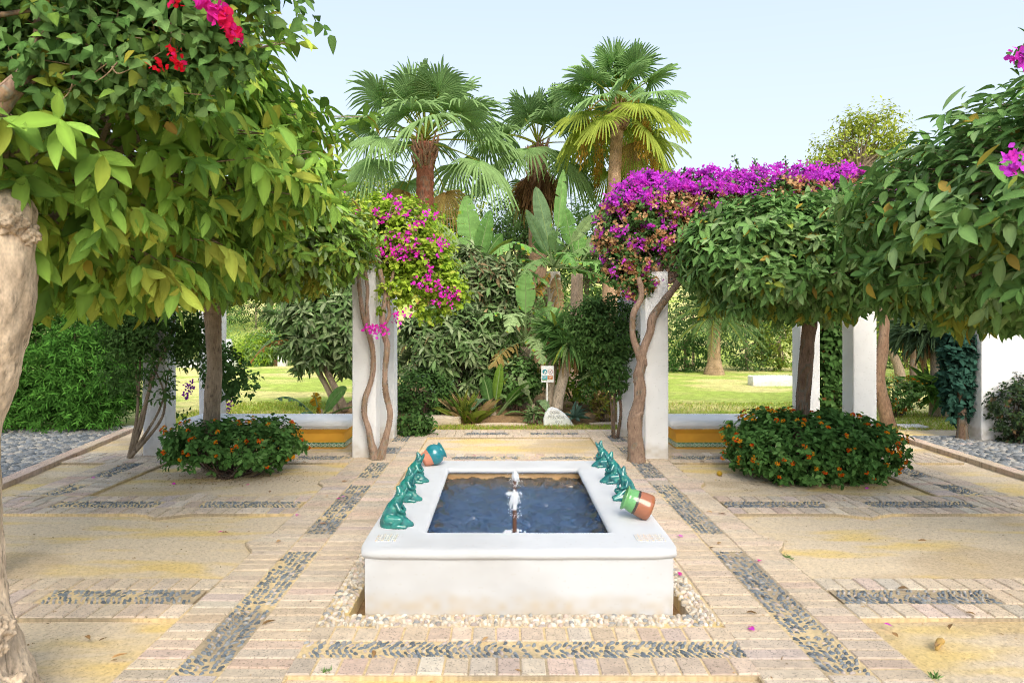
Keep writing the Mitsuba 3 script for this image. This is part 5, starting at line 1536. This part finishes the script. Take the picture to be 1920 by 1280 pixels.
f0 = P(600, 790, 11.2)
strelitzia('banana_plant', 'banana plant with red and yellow dying leaves behind the left bench', 'banana plant', [(f0, (.5, -.3, .8), .2, .8, .25, .3, GM, .1), (f0, (-.1, -.2, .9), .25, .45, .2, .6, (.46, .26, .03), .6), (f0, (-.6, -.2, .7), .25, .8, .22, .5, (.12, .26, .14), .8), (f0, (.8, -.1, .5), .2, .7, .25, .4, GD, .1), (f0, (.1, -.5, .7), .1, .4, .18, .7, (.40, .15, .04), .5), (f0, (-.3, -.4, .5), .1, .4, .2, .5, (.10, .24, .22), .3)],
           [([f0 - [0, 0, .3], f0 + [0, 0, .2]], [.05, .04])], 86)
h0 = P(560, 640, 12.0)
strelitzia('banana_plant', 'hanging banana leaves, one withered to orange, left of the dark loquat', 'banana plant', [(h0, (-.45, -.2, .1), .1, .75, .24, .75, (.42, .16, .07), 1.0), (h0, (-.9, -.2, .4), .1, .75, .2, .9, (.12, .25, .14), .9), (h0, (-.6, -.4, .5), .1, .6, .2, .8, (.14, .26, .10), .7)], [([P(640, 790, 12.1), P(610, 720, 12.05), h0], [.06, .05, .03])], 87)


# ---- trees and hedges behind
def leafy_tree(name, label, parts_, L, palette, trunk, per=6, seed=1, tr=.12, WR=.5, bsdf='soft_leaf', inner=.3, lump=.3, droop=.3, group=None, bark=GREY_BARK, shape=LOW, twigs=14):
    rng = np.random.default_rng(seed)
    key = thing(name, label, name.split('_')[-1] if 'tree' in name else name.replace('_', ' '), group)
    bs, ms = [], []
    for c, r, n in parts_:
        p, o = crown_points(rng, n, c, r, 2.1, lump, inner, 2.4, seed=seed)
        bs.append(shoots(rng, p, o, per, L, WR, shape, palette, .9, droop, .2, L * 2.2, mono=.5))
    top = np.array(trunk[-1])
    ms.append(tube(trunk, np.linspace(tr, tr * .55, len(trunk)), 10, 6, .2, 8, *bark, seed=seed))
    for c, r, n in parts_:
        for k in range(twigs):
            e = np.array(c) + (rng.random(3) - .5) * 1.5 * np.array(r)
            ms.append(tube([top, (top + e) / 2 + rng.normal(size=3) * .15, e], [tr * .4, tr * .22, tr * .06], 5, 4, .2, 8, *bark, seed=k))
    tree_bark(key, 'trunk', ms)
    b = cat(bs)
    part(key, 'crown', mesh(*b.joined()[:2], bsdf, b.joined()[2]), kind='stuff')
    return key


YG = [((.36, .42, .09), 4), ((.26, .34, .08), 3), ((.46, .46, .14), 2)]
SOFT = [((.21, .31, .08), 4), ((.28, .38, .12), 3), ((.14, .23, .06), 2)]
t0 = P(1610, 320, 26.0)
leafy_tree('airy_tree', 'airy yellow green tree against the sky behind the right bougainvillea', [((*P(1640, 250, 26), ), (1.15, 1.0, 1.1), 260), ((*P(1560, 285, 26),), (.85, .8, .75), 170), ((*P(1680, 280, 26),), (.8, .8, .9), 150), ((*P(1600, 240, 26),), (.7, .7, .6), 90), ((*P(1540, 315, 26),), (.5, .6, .4), 60)], .15, YG, [(t0[0], 26, 0), (t0[0], 26, 3), t0], 6, 91, .16, .6, inner=.1, lump=.4)
leafy_tree('leafy_tree', 'soft light green tree behind the left palm trunk', [((*P(700, 370, 27),), (1.6, 1.2, 1.0), 520), ((*P(660, 420, 27),), (1.5, 1.2, 1.4), 420)], .17, SOFT + YG, [(-5.2, 27, 0), (-5.2, 27, 4)], 6, 92)
leafy_tree('leafy_tree', 'pale yellowish tree between the two palm trunks', [((*P(850, 390, 25),), (1.2, 1.0, 1.1), 330), ((*P(830, 450, 25),), (1.4, 1.0, 1.2), 330)], .16, YG + SOFT, [(-2, 25, 0), (-2, 25, 3.5)], 6, 93, inner=.15)
leafy_tree('leafy_tree', 'darker green round tree behind the central strelitzias', [((*P(970, 420, 24),), (1.1, 1.0, .85), 420), ((*P(1000, 500, 24),), (1.5, 1.0, 1.2), 460)], .16, [((.08, .15, .05), 3), ((.14, .22, .07), 2)], [(.6, 24, 0), (.6, 24, 3)], 6, 94)
leafy_tree('leafy_tree', 'green tree behind the right side of the central planting', [((*P(1100, 440, 23),), (1.3, 1.0, 1.2), 460), ((*P(1130, 540, 23),), (1.6, 1.0, 1.4), 520)], .16, SOFT, [(2.8, 23, 0), (2.8, 23, 3)], 6, 95)
leafy_tree('leafy_tree', 'green tree filling the gap under the central strelitzia leaves', [((*P(1010, 600, 19),), (1.5, .8, 1.1), 520), ((*P(900, 560, 20),), (1.8, .8, 1.3), 460)], .14, SOFT + GREEN[:2], [(.6, 19.5, -.1), (.6, 19.5, 1.4)], 6, 96)
for k, (x, y, Y_, rx, rz, pal, lab) in enumerate((
        (1285, 660, 22.5, .95, .85, [((.06, .14, .035), 3), ((.10, .20, .05), 2)], 'rounded dark hedge bush left of the date palm'),
        (1400, 650, 22.8, 1.0, .95, [((.10, .17, .045), 3), ((.15, .22, .06), 2)], 'olive green hedge bush right of the date palm'),
        (1462, 640, 22.6, .85, 1.1, [((.18, .24, .05), 3), ((.12, .18, .045), 2)], 'yellow green hedge bush behind the right columns'),
        (1300, 590, 25.0, 1.7, 1.3, [((.05, .10, .03), 3), ((.10, .16, .05), 2)], 'dark tree mass behind the date palm fronds'),
        (1430, 575, 25.5, 1.7, 1.5, [((.12, .18, .05), 3), ((.18, .24, .07), 2)], 'light green bush bank behind the hedge'),
        (1700, 655, 24.0, 1.4, 1.3, [((.05, .12, .035), 3), ((.09, .17, .05), 2)], 'dark green bush at the far end of the right lawn'),
        (1600, 640, 24.0, 1.6, 1.4, SOFT, 'green bush seen between the right columns'),
        (1760, 650, 19.0, 1.0, .9, YG, 'yellowish bush behind the tall yucca stem'),
        (1830, 620, 20.0, 1.6, 1.6, SOFT, 'tall green bush behind the ivy covered post'),
        (480, 575, 36.0, 3.2, 1.0, [((.04, .10, .03), 3), ((.07, .13, .04), 2)], 'dark bush row on the slope at the far left'),
        (330, 640, 30.0, 2.6, 1.6, SOFT, 'soft green bush far behind the left climber'),
        (590, 610, 26.0, 1.9, 1.9, SOFT, 'green bush behind the dark loquat'),
        (200, 600, 26.0, 3.0, 2.2, SOFT, 'light green bush behind the conifer shrub'))):
    c = P(x, y, Y_)
    c[2] = max(c[2], rz * .8)
    leafy_tree('hedge_bush', lab, [(tuple(c), (rx, rx * .6, rz), int(260 * rx * rz + 120))], .12, pal, [(c[0], Y_, -.1), (c[0], Y_, c[2])], 6, 110 + k, .06, inner=.35, twigs=6)
g = G(1690, 727)
leafy_tree('leaning_tree', 'slanting pale trunk on the right lawn under loose foliage', [((*P(1680, 610, 17.3),), (.8, .6, .6), 220), ((*P(1650, 560, 17.5),), (.8, .6, .6), 200)], .10, YG, [(g[0] + .12, 17.2, -.05), (*P(1685, 690, 17.2),), (*P(1668, 650, 17.3),), (*P(1650, 600, 17.4),)], 6, 131, .13)
g = G(1712, 722)
leafy_tree('leaning_tree', 'upright grey brown trunk beside the slanting one on the right lawn', [((*P(1725, 600, 17.8),), (.8, .6, .7), 220)], .10, YG, [(g[0], 17.6, -.05), (*P(1712, 690, 17.6),), (*P(1718, 620, 17.7),)], 6, 132, .12, bark=BROWN_BARK)
leafy_tree('slender_tree', 'slender crooked brown trunk between the right columns and the cobbled path', [((*P(1650, 470, 11.2),), (.9, .6, .7), 420)], .08, DEEP, [(*P(1668, 803, 10.75),), (*P(1660, 770, 10.75),), (*P(1648, 710, 10.8),), (*P(1655, 650, 10.85),), (*P(1658, 600, 10.9),), (*P(1650, 520, 11.0),)], 6, 133, .115, bark=((.27, .16, .10), (.38, .25, .17)))


# ================================================================== signs, stones, pots and litter
def upright(poly, x, y, z, d):
    """A flat outline standing up, facing the patio: its front at depth y, d thick."""
    ms = [trimesh.creation.extrude_polygon(g, d, engine='earcut') for g in getattr(poly, 'geoms', [poly])]
    t = trimesh.util.concatenate(ms)
    v = np.array(t.vertices)
    return np.column_stack([x + v[:, 0], y + d - v[:, 2], z + v[:, 1]]), np.array(t.faces)


def circle(r, n=40):
    return shapely.Point(0, 0).buffer(r, n // 4)


sg = thing('sign', 'small white notice on a thin post with two pictograms above blue and orange panels', 'sign')
S = P(1026.5, 701, 11.15)
w, h = .20, .262
sb_ = part(sg, 'board', mesh(*upright(sbox(-w / 2, -h / 2, w / 2, h / 2).buffer(-.006).buffer(.006), S[0], S[1], S[2], .006), 'matte', (.86, .86, .84), False))
part(sg, 'post', mesh(*stack(S[0] - .005, S[1] + .022, .014, .014, [(0, -.1), (0, S[2] + .05)], .004), 'matte', (.80, .78, .72), 30))
part(sb_, 'pictogram', mesh(*upright(circle(.039).difference(Polygon([(-.018, -.03), (.0, .004), (-.004, .018), (.010, .022), (.022, .0), (.034, -.004), (.03, -.018), (.012, -.012), (.004, -.034)])), S[0] - .043, S[1] - .002, S[2] + .037, .002), 'glaze', (.03, .12, .42), False), 'round blue pictogram with a white figure')
part(sb_, 'pictogram', mesh(*upright(circle(.039).difference(circle(.033)), S[0] + .046, S[1] - .002, S[2] + .037, .002), 'petal', (.62, .06, .05), False), 'thin red prohibition ring')
part(sb_, 'pictogram', mesh(*upright(shapely.union_all([Polygon([(-.018, -.006), (.0, .008), (.020, .010), (.012, .0), (.004, -.004), (-.008, -.016)]), circle(.006)]), S[0] + .046, S[1] - .0022, S[2] + .037, .002), 'petal', (.28, .03, .03), False), 'small dark figure inside the red ring')
for k, (c0_, c1_, x0) in enumerate((((.05, .24, .52), (.10, .34, .22), -.085), ((.72, .20, .08), (.62, .30, .14), .002))):
    part(sb_, 'text_panel', mesh(*upright(sbox(x0, -.06, x0 + .083, .0), S[0], S[1] - .002, S[2] - .022, .002), 'soft_leaf' if k else 'glaze', c0_, False), ('blue', 'orange')[k] + ' text panel')
    part(sb_, 'text_line', mesh(*upright(shapely.union_all([sbox(x0 + .008, -.018, x0 + .075, -.012), sbox(x0 + .008, -.032, x0 + .070, -.026), sbox(x0 + .02, -.046, x0 + .062, -.040)]), S[0], S[1] - .0036, S[2] - .022, .002), 'matte', (.78, .78, .74), False))
    part(sb_, 'text_panel', mesh(*upright(sbox(x0, -.078, x0 + .083, -.062), S[0], S[1] - .002, S[2] - .022, .002), 'glaze', (.10, .30, .09) if not k else (.76, .70, .60), False))

st_ = thing('stone_sign', 'low white painted stone with a slanting top and worn grey lettering', 'stone sign')
o = G(1047, 797, -.02)
outl = np.array([(1020, 797), (1019, 784), (1022, 771), (1028, 763), (1036, 760), (1046, 763), (1058, 771), (1070, 784), (1078, 797)], float)
pl = Polygon([((x - 1047) / F * o[1], (797 - y) / F * o[1]) for x, y in outl]).buffer(.02).buffer(-.02)
full = []
for k, (ins, dd) in enumerate(((.022, 0), (.006, .012), (0, .035), (0, .10), (.012, .12))):
    full.append((pl.buffer(-ins) if ins else pl, dd))
ringp = []
for pg, dd in full:
    L_ = pg.exterior.length
    ringp.append(np.array([[*pg.exterior.interpolate(t * L_).coords[0], dd] for t in np.arange(72) / 72]))
v = np.vstack(ringp + [[[*pl.centroid.coords[0], 0]], [[*pl.centroid.coords[0], .12]]])
i, j = np.arange(72), (np.arange(72) + 1) % 72
f = []
for k in range(4):
    f += [np.column_stack([k * 72 + i, k * 72 + j, k * 72 + 72 + j]), np.column_stack([k * 72 + i, k * 72 + 72 + j, k * 72 + 72 + i])]
f += [np.column_stack([j, i, np.full(72, 360)]), np.column_stack([288 + i, 288 + j, np.full(72, 361)])]
sk_ = part(st_, 'stone', mesh(np.column_stack([o[0] + v[:, 0], o[1] + v[:, 2], o[2] - .03 + v[:, 1]]), np.vstack(f)[:, ::-1], 'matte', (.84, .84, .82), 50))
for txt, px, py, hh in (('ZONA', 1031, 775.5, .047), ('PRIVADA', 1027, 784.5, .047), ('GOLF', 1041, 792.5, .036)):
    t = meshkit.text_mesh(txt, hh, .003)
    v = np.array(t.vertices); q = P(px, py, o[1])
    part(sk_, 'lettering', mesh(np.column_stack([q[0] + v[:, 0] * .92, o[1] - .0015 + .003 - v[:, 2] - .001, q[2] + v[:, 1]]), np.array(t.faces), 'matte', (.36, .35, .33), False))


def rock(name, label, c, r, seed, col=(.55, .47, .36), bsdf='stone_color', cat_='rock'):
    v, f = sphere_at((0, 0, 0), 1, 3)
    p = np.sign(v) * np.abs(v) ** .62
    d = p * np.array(r) * (1 + .35 * (meshkit.fbm(v * 1.8 + seed, 4, seed)[:, None] - .5)) + np.array(c)
    key = numbered(name)
    t = meshkit.fbm(d * 14, 4, 2)[:, None]
    scene[key] = mesh(d, f, bsdf, np.array(col) * (.75 + .5 * t))
    labels[key] = {'label': label, 'category': cat_}


a_ = G(822, 797, -.02)
rock('rock', 'flat pale boulder at the front edge of the planting bed', (a_[0], a_[1] + .15, .03), (.36, .16, .085), 3, (.60, .50, .36))
a_ = G(940, 798, -.02)
rock('rock', 'long low sandy edging stone at the front of the bed left of the stone sign', (a_[0], a_[1] + .05, -.03), (.42, .07, .05), 5, (.62, .50, .34))
a_ = G(1140, 798, -.02)
rock('rock', 'low earthy edging stone in front of the dark climbing shrub', (a_[0], a_[1] + .1, -.03), (.3, .06, .05), 6, (.52, .40, .27))

# far left: pots, posts, a low wall on the slope
def potted(label, x, y, Y_, r, h, rx, rz, n, L, pal, seed, col=(.52, .24, .12)):
    rng = np.random.default_rng(seed)
    key = thing('potted_plant', label, 'potted plant')
    g = P(x, y, Y_); g[2] = max(g[2], -.02)
    v, f, c = lathe([(0, 0), (r * .7, 0), (r * .95, h * .8), (r * 1.08, h * .8), (r * 1.08, h), (r * .92, h), (r * .9, h * .8), (0, h * .8)], 24, col)
    part(key, 'pot', mesh(v + g, f, 'matte', c, 40))
    p, oo = crown_points(rng, n, g + [0, 0, h + rz * .8], (rx, rx, rz), 2.2, .3, .3, 3, seed=seed)
    b = shoots(rng, p, oo, 6, L, .3, LOW, pal, .8, .5, .3, L * 1.5)
    part(key, 'foliage', mesh(*b.joined()[:2], 'soft_leaf', b.joined()[2]), kind='stuff')
    tree_bark(key, 'stem', [tube([g + [0, 0, h * .7], g + [0, 0, h + rz * .6]], [.02, .012], 6, 3, .1, 9, *BROWN_BARK)])


potted('small leafy plant in an orange terracotta pot far back on the left', 448, 688, 25.0, .13, .20, .28, .45, 110, .12, LIME[:3], 141)
potted('bamboo like plant in a brown pot far back behind the left lawn', 516, 687, 25.5, .17, .26, .42, .85, 170, .22, SOFT, 142, (.34, .20, .12))
bush('bamboo', 'dense bright green bamboo clump far back between two pots', 'bamboo', [((*P(484, 655, 25.2),), (.55, .4, .72), 420)], .2, .16, LOW, LIME[:1] + SOFT, 7, 'soft_leaf', .5, .3, 0, 143)
key = numbered('low_wall')
c = P(432, 690, 24.6)
scene[key] = mesh(*stack(c[0] - .8, c[1], 1.0, .3, [(0, -.1), (0, .24), (.02, .27)], .03), 'stucco', smooth=40)
labels[key] = {'label': 'low white wall far back on the left beside the orange pot', 'category': 'low wall'}
for px, hh, lab in ((428, 1.0, 'white gate post far back just right of the slim left column'), (530, .75, 'white tapered post far back right of the brown pot')):
    key = numbered('gate_post')
    c = P(px, 690, 25.3)
    scene[key] = mesh(*stack(c[0], c[1], .16, .12, [(0, -.1), (.01, hh * .6), (.05, hh)], .02), 'stucco', smooth=40)
    labels[key] = {'label': lab, 'category': 'post'}
key = numbered('retaining_wall')
c = P(470, 617, 37.0)
scene[key] = mesh(*stack(c[0], 37.0, 4.5, .2, [(0, .3), (0, c[2]), (.02, c[2] + .03)], .04), 'matte', (.66, .48, .40), 30)
labels[key] = {'label': 'long pinkish retaining wall along the slope at the far left', 'category': 'wall'}

# grass along the lawn's near edge and in the verge before the bed
rng = np.random.default_rng(151)
def grass_patch(n, x0, x1, y0, y1, L, zf, pal):
    x, y = rng.uniform(x0, x1, n), y0 + (y1 - y0) * rng.random(n) ** 1.5
    o = np.column_stack([x, y, zf(x, y) - .005])
    d = rng.normal(size=(n, 3)) * .45 + [0, 0, 1]
    return leaves(o, d, rng.normal(size=(n, 3)), L * (.5 + rng.random(n)), .006 + .004 * rng.random(n), LOW, tints(rng, n, pal), rng=rng)


LAWNP = [((.34, .44, .07), 4), ((.46, .50, .11), 3), ((.24, .34, .05), 2), ((.56, .48, .18), 1)]
gr = [grass_patch(9000, -5.6, -3.3, 10.58, 14, .055, lawn_z, LAWNP), grass_patch(12000, 2.4, 7.5, 10.5, 14, .055, lawn_z, LAWNP), grass_patch(5200, -3.3, 2.6, 10.58, 10.98, .05, lambda x, y: lawn_z(x, y) * 0 - .03, LAWNP + [((.50, .36, .16), 2)])]
struct('grass', 'short blades of grass along the near edge of the lawns', mesh(*cat(gr).joined()[:2], 'soft_leaf', cat(gr).joined()[2]), 'stuff')

# fallen leaves, petals, a fruit, weeds
DRY = [((.34, .20, .10), 3), ((.46, .30, .14), 2), ((.22, .13, .07), 2)]
def ground_leaf(name, px, py, L, W, col, label, cat_, group, shape=MID, z=.004):
    g = G(px, py, 0)
    a = rng.random() * 6.28
    b = leaves(np.array([[g[0], g[1], z + .006]]), np.array([[math.cos(a), math.sin(a), .05 + .15 * rng.random()]]), np.array([[rng.normal() * .25, rng.normal() * .25, 1.0]]), L, W, shape, np.array([col]), rng=rng)
    key = numbered(name)
    scene[key] = mesh(*b.joined()[:2], 'soft_leaf' if name != 'fallen_petal' else 'petal', b.joined()[2])
    labels[key] = {'label': label, 'category': cat_, 'group': group}


for px, py in ((575, 868), (612, 930), (598, 985), (527, 1015), (415, 1000), (245, 888), (490, 1175), (208, 1238), (185, 1205), (1322, 867), (1280, 886), (1335, 963), (1345, 1022), (1362, 966), (1330, 1030), (1420, 1154), (1684, 1198), (1703, 1105), (1780, 1183), (1460, 912), (1425, 905), (1760, 1208), (1738, 1016), (160, 1195), (700, 1235), (905, 1205), (225, 875), (640, 905), (505, 925), (1810, 1150)):
    ground_leaf('fallen_leaf', px, py, .05 + .03 * rng.random(), .022, tints(rng, 1, DRY)[0], 'dry curled leaf lying loose on the patio', 'leaf', 'dry leaves fallen on the patio')
for px, py in ((640, 933), (638, 936), (418, 998), (1425, 1052), (1279, 1008), (1402, 1177), (1406, 1179), (1658, 1172), (953, 857), (892, 855), (1273, 1080), (376, 898), (329, 908), (464, 911), (174, 896), (1622, 917), (1625, 915), (559, 966)):
    ground_leaf('fallen_petal', px, py, .04, .032, ((.72, .05, .50), (.62, .10, .58), (.66, .04, .34))[rng.integers(3)], 'magenta bougainvillea petal fallen on the patio', 'petal', 'petals fallen on the patio', HEART)
g = G(1349, 891, -.02)
key = numbered('fallen_fruit')
v, f = sphere_at((g[0], g[1], g[2] + .022), .028, 2)
scene[key] = mesh(v, f, 'leaf', (.60, .40, .04))
labels[key] = {'label': 'small yellow fruit lying on the sand left of the larger lantana bush', 'category': 'fruit'}
g = G(1760, 1215, -.02)
key = numbered('seed_pod')
scene[key] = mesh(*tube([(g[0] - .03, g[1] - .03, -.012), (g[0], g[1], .008), (g[0] + .03, g[1] + .03, .004), (g[0] + .045, g[1] + .06, -.01)], [.006, .016, .018, .005], 10, 6, .3, 40, (.42, .26, .10), (.52, .36, .12))[:2], 'matte', (.42, .27, .09))
labels[key] = {'label': 'twisted brown seed pod on the sand near the right edge', 'category': 'seed pod'}
for px, py, lab in ((612, 1262, 'small green weed at the front edge of the bricks left of the middle'), (1752, 1272, 'tiny green weed beside the bricks near the lower right corner'), (1478, 1045, 'small weed tuft at the edge of the bricks right of the fountain')):
    g = G(px, py, -.01)
    b = leaves(np.repeat([g], 22, 0) + rng.normal(size=(22, 3)) * [.008, .008, 0], rng.normal(size=(22, 3)) * .6 + [0, 0, 1], rng.normal(size=(22, 3)), .030 * (.5 + rng.random(22)), .008, LOW, tints(rng, 22, GREEN), rng=rng)
    key = numbered('weed')
    scene[key] = mesh(*b.joined()[:2], 'leaf', b.joined()[2])
    labels[key] = {'label': lab, 'category': 'weed'}
# litter too small to count: crumbs and leaf bits, thickest under the lantanas
n = 2600
ctr = np.concatenate([np.column_stack([rng.uniform(-4.8, 5, 900), rng.uniform(3.0, 10.3, 900)]), np.array([-2.86, 7.3]) + rng.normal(size=(1100, 2)) * [.42, .22], np.array([3.24, 7.1]) + rng.normal(size=(600, 2)) * [.6, .35]])
ok = ~((np.abs(ctr[:, 0] - FX) < FA + .08) & (np.abs(ctr[:, 1] - FY) < FB + .08))
ctr = ctr[ok]; n = len(ctr)
inside = shapely.contains_xy(bands, ctr[:, 0], ctr[:, 1])
zz = np.where(inside, .003, sand_z(ctr[:, 0], ctr[:, 1]) + .004)
b = leaves(np.column_stack([ctr, zz]), rng.normal(size=(n, 3)) * [1, 1, .12], rng.normal(size=(n, 3)) * .3 + [0, 0, 1], .010 + .035 * rng.random(n) ** 3, .008, LOW, tints(rng, n, DRY + [((.16, .10, .06), 2)]), rng=rng)
struct('leaf_litter', 'dry leaf crumbs scattered on the sand and under the lantana bushes', mesh(*b.joined()[:2], 'soft_leaf', b.joined()[2]), 'stuff')
